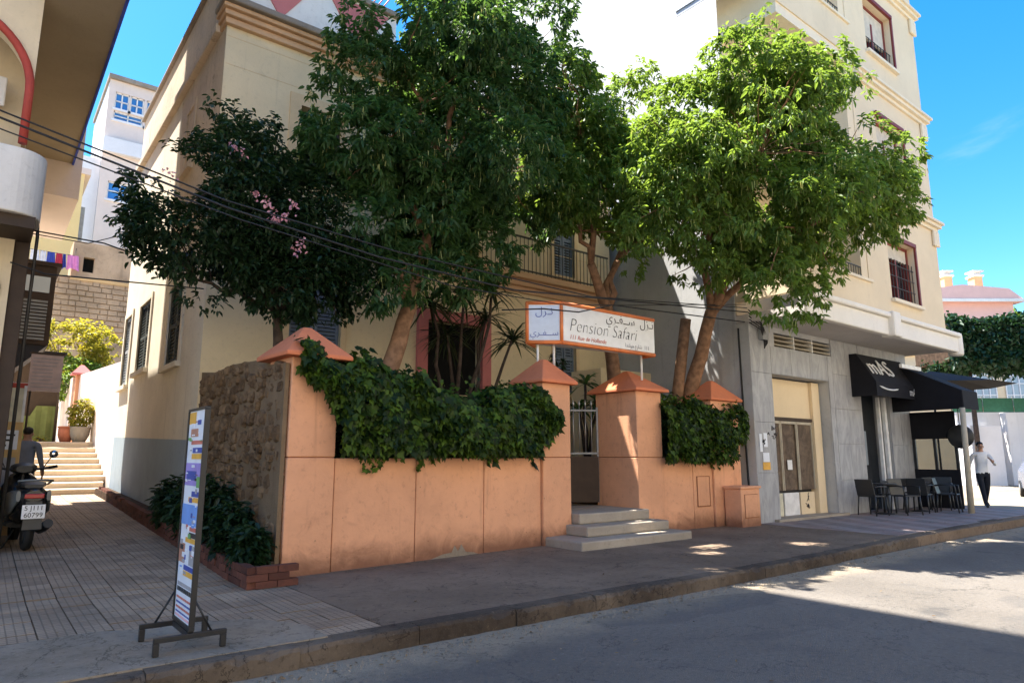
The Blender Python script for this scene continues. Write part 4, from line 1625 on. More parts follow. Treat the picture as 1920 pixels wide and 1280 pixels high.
# loggia front wall with a round arch
AX, AZ, AR, AY = -0.98, 6.55, 1.04, 11.0
m = MB()
n = 24
arc = [(AX + AR * math.cos(PI * i / n), AZ + AR * math.sin(PI * i / n)) for i in range(n + 1)]
x0, x1, zt = AX - 1.6, 0.10, 8.2
for i in range(n):
    a, b = arc[i], arc[i + 1]
    m.quad((a[0], AY, a[1]), (b[0], AY, b[1]), (b[0], AY, zt), (a[0], AY, zt))
    m.quad((a[0], AY, a[1]), (a[0], AY + 0.3, a[1]), (b[0], AY + 0.3, b[1]), (b[0], AY, b[1]))
m.quad((arc[0][0], AY, 5.8), (x1, AY, 5.8), (x1, AY, zt), (arc[0][0], AY, zt))
m.quad((arc[0][0], AY, 5.8), (arc[0][0], AY, AZ), (arc[0][0], AY + 0.3, AZ), (arc[0][0], AY + 0.3, 5.8))
m.quad((x0, AY, 5.8), (arc[n][0], AY, 5.8), (arc[n][0], AY, zt), (x0, AY, zt))
m.quad((x1, AY, 5.8), (x1, 11.9, 5.8), (x1, 11.9, zt), (x1, AY, zt))
m.build('loggia_wall', 'left_cream', lb)
bx(-9, 0.10, AY, 11.9, zt, LH).build('upper_front', 'left_cream', lb)
MB().tube([(AX + AR, AY - 0.03, 5.75)] + [(p[0], AY - 0.03, p[1]) for p in arc] + [(AX - AR, AY - 0.03, 5.75)], 0.055, 8).build('arch_trim', 'red_trim', lb)
bx(-1.2, -0.2, 11.62, 11.66, 6.5, 6.95).build('wall_lamp', 'white_plaster', lb, 0.03)
# white balcony parapet with a rounded end
m = MB()
pts = [(-9.0, 10.45)] + [(0.0 + 0.36 * math.sin(a), 10.81 - 0.36 * math.cos(a)) for a in [PI * i / 16 for i in range(9)]] + [(0.36, 11.2), (-9.0, 11.2)]
m.prism(pts, 4.62, 5.50)
m.build('balcony_parapet', 'white_plaster', lb, 0.02)
bx(-9, 0.30, 10.55, 11.9, 4.46, 4.619).build('balcony_slab', 'dark_wood', lb)
bx(-9.0, 0.12, 11.25, 11.9, 0.1, 4.459).build('ground_front', 'left_cream', lb)
bx(0.122, 0.30, 11.30, 11.55, 0.1, 4.459).build('corner_post', 'dark_wood', lb, 0.01)
MB().tube([(0.36, 11.45, 0.2), (0.37, 11.42, 4.6), (0.30, 11.3, 5.4)], 0.022, 8).build('downpipe', 'iron', lb)
m = MB()
m.lathe([(0, 0), (0.16, 0), (0.19, 0.02), (0.16, 0.05), (0, 0.05)], (-0.16, 11.20, 3.75), 20, 'y')
m.build('round_window', 'pane_dark', lb)
# overhanging upper floors
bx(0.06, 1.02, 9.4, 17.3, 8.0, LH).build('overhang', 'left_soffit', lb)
bx(1.021, 1.06, 9.4, 17.3, 7.97, 8.12).build('overhang_edge', 'cloth_blue', lb)
bx(0.052, 1.22, 17.301, 21.0, 7.2, 9.4).build('rear_overhang', 'far_pinkish', lb)
bx(0.30, 1.0, 9.395, 9.399, 8.2, LH).build('front_band', 'left_cream', lb)
# wooden oriel with louvres
oy, oz = 17.6, 3.9
orl = MB()
orl.box(0.06, 1.0, oy, oy + 1.6, oz, oz + 1.75)
o1 = orl.build('oriel', 'dark_wood', lb)
m = MB()
m.prism([(0.06, oz - 0.9), (0.45, oz - 0.55), (0.98, oz - 0.002), (0.06, oz - 0.002)], oy + 0.05, oy + 1.5, 'y')
m.build('oriel_bracket', 'ink', o1)
bx(0.06, 1.08, oy - 0.06, oy + 1.66, oz + 1.751, oz + 1.84).build('oriel_roof', 'dark_wood', o1)
m = MB()
z = oz + 0.1
while z < oz + 1.0:
    m.box(0.45, 0.90, oy - 0.03, oy - 0.001, z, z + 0.045)
    z += 0.075
m.build('oriel_louvre', 'shutter_grey', o1)
bx(0.45, 0.90, oy - 0.02, oy - 0.001, oz + 1.15, oz + 1.5).build('oriel_pane', 'pane_pale', o1)
bx(0.0, 0.051, 19.51, 20.5, 0.2, 6.0).build('rear_corner', 'left_cream', lb)

# ------------------------------------------------------------------ stalls and boards beside the alley
kb = thing('kiosk_counter', 'tan wooden kiosk counter with pasted notices at the left of the alley', 'kiosk', (0.2, 13.2, 0.3))
bx(-0.6, 0.55, 13.2, 13.9, 0.3, 2.05).build('counter_body', 'board_tan', kb, 0.01)
bx(-0.5, 0.50, 13.188, 13.199, 1.62, 1.92).build('notice', 'poster_pale', kb)
text('OPEN', 0.0001, 'ink', kb, frame((0.2, 13.18, 1.7), (1, 0, 0), (0, 0, 1))) if False else None
for i, z in enumerate((1.86, 1.78, 1.70)):
    bx(0.06, 0.46 - 0.05 * i, 13.184, 13.187, z - 0.03, z).build('notice_line', 'ink', kb)
bx(-0.5, 0.50, 13.188, 13.199, 1.05, 1.5).build('notice', 'ink_grey', kb)
sb = thing('cream_board', 'cream painted board standing upright above the kiosk counter', 'board', (0.2, 13.6, 2.05))
bx(-0.6, 0.52, 13.62, 13.66, 2.051, 2.62).build('panel', 'board_cream', sb)
bx(0.521, 0.56, 13.60, 13.68, 2.051, 2.66).build('edge', 'white_paint', sb)
mbd = thing('menu_board', 'pinkish hanging menu board covered in dark lines beside the stairs', 'board', (1.0, 17.0, 2.85))
bx(0.70, 1.26, 17.0, 17.04, 2.85, 3.62).build('panel', 'board_pink', mbd)
for i in range(9):
    bx(0.74, 1.22 - random.uniform(0, 0.15), 16.994, 16.999, 2.93 + i * 0.075, 2.945 + i * 0.075).build('text_line', 'ink_grey', mbd)
bx(0.68, 1.28, 16.99, 17.05, 3.621, 3.66).build('rail', 'dark_wood', mbd)
MB().tube([(0.75, 17.05, 0.45), (0.75, 17.05, 3.6)], 0.02, 6).build('post', 'dark_wood', mbd)
ab = thing('shop_sign', 'small white and red shop sign over a dark doorway by the stairs', 'sign', (0.4, 16.0, 2.5))
bx(0.1, 0.66, 16.0, 16.05, 2.68, 2.92).build('panel', 'white_paint', ab)
bx(0.42, 0.66, 15.99, 15.999, 2.69, 2.91).build('red_block', 'red_trim', ab)
MB().tube([(0.3, 16.05, 2.68), (0.3, 16.05, 0.4)], 0.025, 6).build('post', 'dark_wood', ab)
st_ = thing('market_stall', 'shadowy stall with olive green canvas skirt at the foot of the wall', 'stall', (1.0, 23.8, lz))
bx(-0.2, 1.75, 24.2, 25.0, lz, lz + 2.6).build('stall_back', 'dark_wood', st_)
m = MB()
n = 14
vs = []
for i in range(n + 1):
    x = -0.1 + 1.9 * i / n
    vs += [(x, 24.0 + 0.05 * (i % 2), lz), (x, 24.05 + 0.03 * (i % 2), lz + 0.75 + (0.3 if i > 9 else 0))]
m.add(vs, [(2 * i, 2 * i + 2, 2 * i + 3, 2 * i + 1) for i in range(n)])
m.build('canvas_skirt', 'canvas_green', st_)
for x in (0.0, 1.75):
    MB().tube([(x, 24.0, lz), (x, 24.0, lz + 2.5)], 0.03, 6).build('stall_post', 'dark_wood', st_)
bx(-0.3, 1.85, 23.9, 25.0, lz + 2.601, lz + 2.65).build('stall_roof', 'black_fabric', st_)

# sunlit garden wall beside the upper landing
lw = thing('stepped_wall', 'sunlit cream wall with a pink capped pillar beside the upper landing', 'wall', (2.9, 22.0, 0.6))
m = MB()
m.add([(2.86, 20.45, 0.5), (2.46, 26.4, 0.5), (2.46, 26.4, 4.2), (2.86, 20.45, 4.05), (3.3, 20.45, 0.5), (3.3, 26.4, 0.5), (3.3, 26.4, 4.2), (3.3, 20.45, 4.05)],
      [(0, 3, 2, 1), (4, 5, 6, 7), (3, 7, 6, 2), (0, 4, 7, 3), (1, 2, 6, 5)])
m.build('wall_face', 'far_pinkish', lw)
bx(2.36, 2.66, 26.35, 26.65, 1.9, 4.2).build('pillar', 'peach', lw, 0.02)
pyramid(MB(), 2.22, 2.80, 26.2, 26.8, 4.201, 4.55).build('pillar_cap', 'pink_panel', lw)
bx(2.30, 3.4, 26.66, 33, 1.9, 4.15).build('wall_return', 'far_pinkish', lw)

# hill wall, laundry, houses above
hw = thing('hill_wall', 'high brown stone retaining wall under the hillside houses', 'wall', (1.5, 33.0, lz))
bx(-6, 8.0, 33.0, 34.5, 0.0, 9.0).build('lower_wall', 'hill_stone', hw)
for j in range(9):
    x = 0.3 + random.uniform(0, 0.2)
    while x < 4.9:
        w = random.uniform(0.22, 0.5)
        x += w + 0.025
        bx(x - w, x, 32.95 - random.uniform(0, 0.04), 33.0, 6.8 + j * 0.235 + random.uniform(0, 0.02), 6.8 + j * 0.235 + random.uniform(0.18, 0.215)).build('stone', 'hill_stone', hw)
m = facade(lambda u, v, w: (u, 32.95 + w, v), 2.35, 8.0, 9.0, 10.55, [(2.75, 3.15, 9.25, 9.9)], 0.3)
m.quad((2.35, 32.95, 9.0), (2.35, 34.4, 9.0), (2.35, 34.4, 10.55), (2.35, 32.95, 10.55))
m.quad((2.35, 32.95, 10.55), (8.0, 32.95, 10.55), (8.0, 34.4, 10.55), (2.35, 34.4, 10.55))
m.build('upper_brickwork', 'hill_stone', hw)
bx(2.7, 3.2, 33.25, 33.3, 9.2, 9.95).build('window', 'dark_room', hw)
bx(2.35, 8.0, 32.90, 32.949, 8.86, 9.0).build('ledge', 'chimney_ochre', hw)
for i, (a, b, mt) in enumerate(((0.9, 1.18, 'cloth_white'), (1.22, 1.42, 'cloth_white'), (1.46, 1.72, 'cloth_blue'), (1.76, 1.98, 'cloth_red'), (2.0, 2.1, 'cloth_blue'), (2.16, 2.55, 'cloth_pink'))):
    m = MB()
    k = 6
    vs = []
    for q in range(k + 1):
        x = a + (b - a) * q / k
        vs += [(x, 32.8 + 0.03 * math.sin(q * 2.1), 9.85), (x + 0.01 * q, 32.8 + 0.05 * math.sin(q * 2.1 + 0.6), 9.25 + 0.05 * math.sin(i + q))]
    m.add(vs, [(2 * q, 2 * q + 1, 2 * q + 3, 2 * q + 2) for q in range(k)])
    o = m.build('laundry', mt)
    nm = {'cloth_white': ('white sheet pegged on the washing line', 'white towel pegged beside the white sheet')[min(i, 1)], 'cloth_blue': ('blue garment pegged between white towel and red shirt', 'narrow blue cloth pegged between red shirt and pink sheet')[0 if i == 2 else 1],
          'cloth_red': 'red shirt pegged on the washing line', 'cloth_pink': 'pink sheet at the end of the washing line'}[mt]
    tag(o, nm + ' above the hill wall', 'laundry', 'laundry on the line above the hill wall')
tag(MB().tube([(0.2, 32.8, 9.86), (2.4, 32.8, 9.85), (2.45, 32.9, 10.2)], 0.012, 5).build('washing_line', 'cable'), 'thin washing line strung above the stone hill wall', 'line')

yb = thing('hillside_house', 'yellow hillside house wall above the washing line', 'house', (0.5, 37, 8.0))
bx(-6, 2.75, 37.0, 44, 8.0, 15.0).build('wall', 'far_yellow', yb)
bx(-6, 3.0, 36.9, 44, 15.0, 15.3).build('roof', 'far_pinkish', yb)
bx(2.751, 2.95, 37.4, 37.6, 8.5, 13.5).build('downpipe', 'shutter_grey', yb)
wb = thing('hillside_tower', 'tall white hillside apartment block with blue windows', 'building', (5.5, 52, 8.0))
TW = lambda u, v, w: (u, 50.0 + w, v)
hol = [(5.05, 6.55, 18.45, 19.7), (5.2, 6.9, 13.5, 15.0), (4.95, 5.8, 24.9, 26.1), (5.88, 6.7, 24.9, 26.1), (6.85, 7.7, 24.9, 26.1), (4.95, 6.7, 24.1, 24.72), (6.85, 7.7, 24.1, 24.72)]
facade(TW, 4.55, 12.0, 6.0, 26.9, hol, 0.3).build('wall', 'far_pinkish', wb)
bx(2.85, 4.549, 50.4, 56, 6.0, 21.2).build('wing', 'far_white', wb)
bx(4.56, 12, 50.31, 58, 6.0, 26.8).build('core', 'far_white', wb)
bx(4.45, 12.1, 49.75, 58, 26.901, 27.2).build('roof', 'cornice_worn', wb)
bx(4.5, 12.05, 49.6, 49.999, 21.6, 22.6).build('balcony', 'far_white', wb)
for (a, b, c, d) in hol:
    w = MB()
    bar(w, TW, a, b, c, d, 0.24, 0.29)
    w = w.build('window', 'pane_blue', wb)
    f = MB()
    mx = (a + b) / 2
    for (p, q, r, s) in ((a, a + 0.07, c, d), (b - 0.07, b, c, d), (mx - 0.04, mx + 0.04, c, d), (a, b, c - 0.0, c + 0.07), (a, b, d - 0.07, d), (a, b, (c + d) / 2 - 0.03, (c + d) / 2 + 0.03)):
        bar(f, TW, p, q, r, s, 0.12, 0.23)
    f.build('window_frame', 'white_paint', w)
    f = MB()
    bar(f, TW, a - 0.12, b + 0.12, c - 0.15, c - 0.01, -0.1, 0.1)
    f.build('sill', 'far_white', w)

# ================================================================== FAR RIGHT: SIDE STREET
rd = Vector((0.786, -0.618, 0))                           # across the line of sight
fd = Vector((0.618, 0.786, 0))


def bgp(depth, right, z):
    return (fd.x * depth + rd.x * right, fd.y * depth + rd.y * right, z)


RZ = math.atan2(-0.618, 0.786)
ROOT = lambda d, r, z=0.0: bgp(d, r, z)
vw = thing('compound_wall', 'tall white compound wall at the far side of the side street', 'wall', ROOT(38, 30, 0), RZ)
# local frame: x to the right across the view, y away
MB().box(-5.0, 9, 0.0, 0.4, -0.1, 4.0).build('wall_panel', 'far_white', vw, local=True)
MB().box(-2.55, -2.0, -0.5, -0.001, -0.1, 3.95).build('buttress', 'far_white', vw, 0.02, local=True)
MB().box(-5.1, -3.4, -1.2, -0.001, -0.1, 3.2).build('low_wall', 'far_white', vw, 0.02, local=True)
MB().box(-1.3, -0.85, -0.03, -0.001, 0.9, 2.1).build('plaque', 'red_wood', vw, local=True)
MB().box(-1.75, 9, -1.4, -0.01, -0.1, 0.35).build('footing', 'far_white', vw, local=True)
gf = thing('green_fence', 'green screened fence along the top of the white compound wall', 'fence', ROOT(38.2, 30, 4.0), RZ)
for i in range(8):
    MB().box(-5.0 + i * 1.75, -5.0 + i * 1.75 + 1.68, 0, 0.04, 0.0 if i > 2 else -0.6, 0.82).build('fence_panel', 'green_fence', gf, local=True)
    MB().tube([(-5.03 + i * 1.75, 0.06, 0), (-5.03 + i * 1.75, 0.06, 0.9)], 0.03, 6).build('fence_post', 'iron', gf, local=True)
vi = thing('villa', 'cream villa with white arched windows behind the green fence', 'villa', ROOT(47, 36, 0), RZ)
TV = lambda u, v, w: (u, w, v)
MB().box(-9, 14, 0.05, 8, 0, 8.6).build('wall', 'villa_cream', vi, local=True)
MB().box(-9.2, 14.2, -0.25, 8.2, 8.601, 8.9).build('cornice', 'white_plaster', vi, local=True)
for i in range(7):
    cx = -5.6 + i * 2.6
    m = MB()
    arcp = [(cx - 0.95, 5.0), (cx + 0.95, 5.0)] + [(cx + 0.95 * math.cos(PI * k / 10), 6.6 + 0.6 * math.sin(PI * k / 10)) for k in range(11)]
    m.prism(arcp, 0.0, 0.049, 'y')
    w = m.build('window', 'pane_pale', vi, local=True)
    f = MB()
    for k in range(5):
        x = cx - 0.95 + k * 0.475
        f.box(x - 0.035, x + 0.035, -0.05, -0.001, 5.0, 6.6 + 0.6 * math.sqrt(max(0, 1 - ((x - cx) / 0.95) ** 2)))
    for z in (5.0, 5.8, 6.6):
        f.box(cx - 0.95, cx + 0.95, -0.06, -0.051, z - 0.035, z + 0.035)
    f.tube([(cx + 1.0 * math.cos(PI * k / 12), -0.04, 6.6 + 0.65 * math.sin(PI * k / 12)) for k in range(13)], 0.06, 6)
    f.build('window_frame', 'white_paint', w, local=True)
pk = thing('pink_villa', 'pink house with white eaves and two ochre chimneys above the hedge', 'house', ROOT(66, 46.4, 0.9), RZ)
MB().box(-4.5, 4.0, 0, 8, 0, 15.9).build('wall', 'villa_pink', pk, local=True)
MB().prism([(-5.2, 15.9), (4.8, 15.9), (3.2, 17.2), (-1.4, 17.6), (-4.5, 17.2)], -0.8, 8.6, 'y').build('roof', 'villa_pink', pk, local=True)
MB().box(-5.3, 4.9, -0.9, -0.801, 15.85, 16.15).build('eaves', 'white_plaster', pk, local=True)
for cx in (-1.55, 1.55):
    c = MB().box(cx - 0.42, cx + 0.42, 1.0, 2.0, 16.9, 18.9).build('chimney', 'chimney_ochre', pk, local=True)
    MB().box(cx - 0.55, cx + 0.55, 0.85, 2.15, 18.9, 19.1).box(cx - 0.35, cx + 0.35, 1.1, 1.9, 19.1, 19.4).box(cx - 0.55, cx + 0.55, 0.85, 2.15, 19.4, 19.55).build('chimney_cap', 'white_plaster', c, local=True)
# the building opposite, behind the photographer, that closes the street
ob = thing('opposite_building', 'cream apartment block across the street, facing the peach garden wall', 'building', (5, -8.2, 0))
facade(lambda u, v, w: (u, -8.2 - w, v), -40, 45, 0.0, 13.0, [(-38 + i * 3.4, -36.4 + i * 3.4, 4.6 + j * 3.3, 6.4 + j * 3.3) for i in range(24) for j in range(2)], 0.25).build('wall', 'opposite_cream', ob)
bx(-40, 45, -16, -8.46, 0, 12.9).build('core', 'dark_room', ob)
struct('opposite_pavement', bx(-80, 80, -8.2, -5.0, -0.05, 0.14), 'concrete_patch')
# ================================================================== TREES AND PLANTS
def lobe_spray(c, R, n, rmin, rmax, seed):
    """secondary lobes scattered over an ellipsoid so that the crown has a broken outline"""
    rr = random.Random(seed)
    out = []
    for i in range(n):
        th = rr.uniform(0, 2 * PI)
        ph = math.acos(rr.uniform(-0.75, 1))
        k = rr.uniform(0.62, 1.0)
        r = rr.uniform(rmin, rmax)
        out.append((c[0] + R[0] * k * math.sin(ph) * math.cos(th), c[1] + R[1] * k * math.sin(ph) * math.sin(th),
                    c[2] + R[2] * k * math.cos(ph), r, r, r * 0.8))
    return out


def gaps(P):  # clears crown leaves along sun rays to shape the light patches
    """openings cut into the crowns along the sun rays, added so that light reaches the steps and the pavement"""
    ok = np.ones(len(P), bool)
    s = np.array([-0.68, 1.0, 2.63]) / np.linalg.norm([0.68, 1.0, 2.63])
    for (x, y, z, r) in ((9.1, 6.7, 0.14, 0.48), (8.9, 7.7, 0.4, 0.45), (9.5, 8.9, 2.2, 0.4), (8.5, 6.2, 0.14, 0.35), (10.6, 5.8, 0.14, 0.4)):
        d = P - np.array([x, y, z])
        perp = np.linalg.norm(d - np.outer(d @ s, s), axis=1)
        ok &= perp > r * RNG.uniform(0.75, 1.15, len(P))
    return ok


# right hand tree, leaning out over the street
lob = [(11.3, 6.6, 6.6, 2.0, 1.5, 1.7), (9.6, 6.9, 6.0, 1.2, 1.0, 1.1), (12.6, 5.7, 6.6, 1.5, 1.2, 1.5)] + lobe_spray((11.2, 6.35, 6.7), (2.75, 1.6, 2.1), 26, 0.55, 0.95, 3)
lob += [(8.9, 7.1, 6.6, 0.8, 0.8, 0.9), (8.6, 7.2, 5.5, 0.6, 0.6, 0.6), (9.3, 7.0, 7.6, 0.7, 0.7, 0.6)]
lob += [(13.6, 5.15, 7.3, 0.6, 0.6, 0.5), (13.7, 5.2, 6.4, 0.55, 0.55, 0.5), (11.0, 6.2, 9.3, 0.4, 0.4, 0.7), (12.8, 5.6, 8.8, 0.6, 0.5, 0.5), (10.2, 5.8, 4.3, 0.6, 0.5, 0.7), (11.2, 6.0, 4.4, 0.5, 0.5, 0.7), (10.8, 6.3, 5.2, 0.9, 0.7, 0.6), (11.8, 6.0, 5.2, 0.9, 0.7, 0.7), (12.9, 5.4, 5.8, 0.8, 0.6, 0.6), (9.7, 6.7, 5.2, 0.7, 0.6, 0.6)]
mas_clear = lambda P: ~((P[:, 0] > 12.7) & (P[:, 1] > 6.55)) & (P[:, 2] > 3.6)
tree('ombu_tree', 'bright green leaning tree spreading its crown over the corner building facade', 'tree', (12.0, 9.3, 1.25),
     [(12.0, 9.3, 1.2), (11.95, 9.0, 2.8), (11.9, 8.3, 4.5), (11.8, 7.7, 5.3)], 0.20,
     [(2, (10.2, 7.2, 6.3)), (3, (11.6, 6.6, 7.8)), (3, (12.9, 6.0, 6.8)), (3, (11.8, 5.8, 5.8)), (2, (12.4, 6.6, 6.0)), (3, (10.6, 6.2, 6.9))],
     lob, 8200, 12, 0.120, 0.46, 'leaf_ombu', racemes=1900, cull=mas_clear, twigs=150, clump=-1.0, rl=0.12)
tag(MB().tube([(11.62, 9.25, 1.2), (11.66, 9.1, 2.8), (11.80, 8.9, 4.45)], [0.15, 0.125, 0.115], 12).build('cut_trunk', 'bark_brown'), 'sawn off bare trunk standing beside the leaning tree trunk', 'trunk')

# middle tree, forked, rising behind the sign
lob = [(9.6, 9.6, 7.5, 1.5, 1.2, 1.4), (10.8, 9.6, 7.4, 1.3, 1.1, 1.3), (8.5, 9.4, 6.9, 1.1, 1.0, 1.0)] + lobe_spray((9.9, 9.5, 7.9), (2.3, 1.3, 2.2), 26, 0.5, 0.9, 8) + [(8.9, 9.4, 8.6, 1.0, 0.9, 1.0)]
lob += [(10.5, 9.3, 9.5, 0.42, 0.4, 0.6), (11.0, 9.2, 10.0, 0.38, 0.38, 0.5), (10.2, 9.2, 5.6, 0.5, 0.5, 0.6)]
tree('ombu_tree', 'mid green forked tree rising behind the hanging pension sign', 'tree', (10.9, 10.2, 1.25),
     [(10.9, 10.2, 1.2), (10.8, 10.1, 3.2), (10.4, 9.9, 4.6), (9.75, 9.7, 5.5)], 0.19,
     [(3, (8.9, 9.5, 6.7)), (3, (9.9, 9.4, 7.8)), (2, (10.8, 9.8, 6.5)), (2, (11.4, 9.7, 7.3)), (3, (9.2, 9.2, 7.8))],
     lob, 6400, 12, 0.120, 0.46, 'leaf_ombu', racemes=1000, twigs=120, cull=gaps, clump=-0.9)

# tall deep green tree in front of the house
lob = [(6.0, 9.5, 7.0, 1.7, 1.3, 1.7), (5.4, 9.4, 5.6, 1.2, 1.1, 1.0), (7.1, 9.4, 8.2, 1.4, 1.2, 1.5), (4.4, 9.3, 6.3, 1.1, 1.0, 0.8), (6.3, 9.5, 9.6, 1.3, 1.1, 1.2), (7.4, 9.4, 6.3, 0.9, 0.9, 0.9)]
lob += lobe_spray((6.1, 9.4, 7.4), (2.1, 1.3, 2.6), 26, 0.5, 0.9, 21)
lob += [(4.1, 9.2, 8.3, 0.5, 0.5, 0.45), (4.4, 9.3, 8.0, 0.55, 0.5, 0.5), (8.6, 9.2, 9.2, 0.6, 0.6, 0.7), (8.1, 9.2, 10.2, 0.7, 0.7, 0.8), (5.0, 9.0, 4.4, 0.5, 0.5, 0.5), (5.9, 9.0, 4.5, 0.5, 0.5, 0.5), (4.3, 9.1, 5.0, 0.7, 0.6, 0.6), (4.6, 9.0, 4.1, 0.45, 0.4, 0.5), (6.6, 9.1, 5.0, 0.6, 0.6, 0.6)]
tree('ombu_tree', 'tallest deep green tree with reddish leaning trunk standing in the big ivy', 'tree', (4.85, 9.4, 1.25),
     [(4.8, 9.45, 1.2), (4.92, 9.4, 2.7), (5.25, 9.4, 3.9), (5.6, 9.4, 5.2), (5.95, 9.4, 6.4)], 0.17,
     [(3, (4.5, 9.3, 6.4)), (3, (7.0, 9.3, 6.6)), (4, (6.2, 9.3, 9.4)), (4, (7.2, 9.3, 8.6)), (4, (5.0, 9.3, 7.9)), (2, (4.7, 9.2, 4.9))],
     lob, 9500, 12, 0.120, 0.46, 'leaf_deep', racemes=1200, twigs=160, cull=gaps, clump=-1.0)

# dark flowering tree at the house corner
lob = [(2.9, 9.7, 4.9, 1.25, 1.0, 1.05), (2.0, 9.7, 4.5, 0.85, 0.8, 0.6), (3.8, 9.7, 4.9, 0.95, 0.9, 0.95), (2.6, 9.7, 5.7, 0.8, 0.7, 0.6)]
lob += lobe_spray((2.95, 9.7, 4.9), (1.5, 1.1, 1.25), 22, 0.32, 0.55, 33)
lob += [(3.9, 9.5, 4.1, 0.8, 0.7, 0.7), (3.3, 9.4, 3.9, 0.7, 0.6, 0.5), (4.4, 9.5, 4.4, 0.6, 0.6, 0.6), (2.6, 9.5, 4.2, 0.6, 0.6, 0.4)]
lob += [(1.45, 9.7, 4.35, 0.32, 0.3, 0.2), (2.35, 9.8, 6.5, 0.28, 0.28, 0.22), (2.9, 9.8, 6.4, 0.35, 0.3, 0.25), (1.6, 9.7, 5.4, 0.3, 0.3, 0.2), (2.2, 9.6, 3.7, 0.4, 0.3, 0.25)]
ft = tree('flowering_tree', 'dark leaved tree with pink blossoms at the corner of the house', 'tree', (3.4, 9.9, 1.25),
          [(3.4, 9.9, 1.2), (3.36, 9.85, 2.8), (3.3, 9.8, 3.6), (3.2, 9.8, 4.3)], 0.10,
          [(2, (2.1, 9.7, 3.9)), (3, (2.4, 9.7, 5.3)), (3, (3.2, 9.7, 5.7)), (2, (4.2, 9.7, 4.9)), (2, (2.6, 9.5, 4.2))],
          lob, 6500, 8, 0.088, 0.55, 'leaf_dark', bark='bark_dark', twigs=150, shell=0.35, down=0.15, clump=-0.9)
FL = [(2.67, 8.62, 4.80), (2.74, 8.62, 4.70), (2.93, 8.62, 4.66), (3.02, 8.62, 4.85), (3.18, 8.65, 4.36), (2.52, 8.65, 4.88), (2.33, 8.7, 5.42), (2.22, 8.7, 5.5), (1.55, 8.9, 5.0), (2.80, 8.62, 4.62), (3.12, 8.65, 4.28)]
B, D = [], []
for p in FL:
    for q in range(16):
        B.append((p[0] + random.gauss(0, 0.035), p[1] + random.gauss(0, 0.03), p[2] + random.gauss(0, 0.045)))
B = np.array(B)
D = unit(len(B))
link_world(leaf_mesh('blossom', B, D, unit(len(B)), RNG.uniform(0.035, 0.06, len(B)), RNG.uniform(0.03, 0.05, len(B)), 'petal'), 'blossom', ft, 'stuff')
FL2 = [(4.05, 8.95, 8.55), (4.2, 8.9, 8.35)]
# ------------------------------------------------------------------ ivy over the garden walls
def ivy(label, pts_fn, n, L, loc, stems):
    t = thing('ivy_hedge', label, 'ivy', loc)
    P, D, N = pts_fn(n)
    LL = L * RNG.uniform(0.65, 1.3, len(P))
    link_world(leaf_mesh('leaves', P, D, N, LL, LL * 0.95, 'leaf_ivy', RNG.random(len(P)) ** 2.4, droop=0.1, shape='ivy'), 'leaves', t, 'stuff')
    m = MB()
    for s in stems:
        m.tube(limb_path(s[0], s[1], 7, 0.25), 0.012, 5)
    m.build('stems', 'bark_dark', t)
    return t


def bumps(x, z, s):
    return 0.5 * np.sin(x * 2.3 + s) * np.sin(z * 3.1 + s * 2) + 0.35 * np.sin(x * 5.7 + z * 4.3 + s) + 0.25 * np.sin(x * 11.0 - z * 7 + s)


def ivy_left(n):
    x = RNG.uniform(2.98, 7.35, n)
    top = 2.42 + 0.14 * np.sin(x * 3.1) + 0.08 * np.sin(x * 8.3 + 1) + np.where(x < 4.35, 0.30 * np.clip((4.35 - x) / 0.5, 0, 1) + 0.12, 0)
    bot = np.where(x < 3.30, 2.36, np.where(x < 3.52, 2.36 - (x - 3.30) * 2.2, np.where(x < 7.0, 1.56, 1.62 + 0.35 * np.abs(np.sin(x * 14)))))
    edge = np.where(x < 3.2, (3.2 - x) * 0.9, 0)
    u = RNG.random(n)
    z = bot + edge + (top - edge - bot) * u
    yw = 7.93 + (x - 2.8) * 0.075
    face = RNG.random(n) < 0.78
    prot = 0.12 + 0.16 * bumps(x, z, 1.0) + 0.10 * np.sin(np.clip(u, 0, 1) * PI)
    y = np.where(face, yw - prot - RNG.uniform(0, 0.10, n) + 0.02, yw + RNG.uniform(-0.1, 0.75, n))
    z = np.where(face, z, top + RNG.normal(0, 0.05, n) - np.abs(y - yw - 0.2) * 0.1)
    P = np.stack([x, y, z], 1)
    D = np.stack([RNG.normal(0, 0.5, n), np.where(face, -0.35, -0.1) + RNG.normal(0, 0.25, n), np.where(face, -0.75, -0.1) + RNG.normal(0, 0.35, n)], 1)
    N = np.stack([RNG.normal(0, 0.35, n), np.where(face, -1.0, -0.3) + RNG.normal(0, 0.2, n), np.where(face, 0.55, 1.0) + RNG.normal(0, 0.3, n)], 1)
    return P, D, N


ivy('broad dark green ivy mound hanging over the long peach wall', ivy_left, 5800, 0.110, (5.2, 8.2, 1.5), [((3.4, 8.0, 2.3), (5.0, 8.2, 1.6)), ((5.0, 8.3, 1.5), (7.2, 8.3, 2.4)), ((4.5, 8.2, 1.5), (6.0, 8.2, 2.3))])
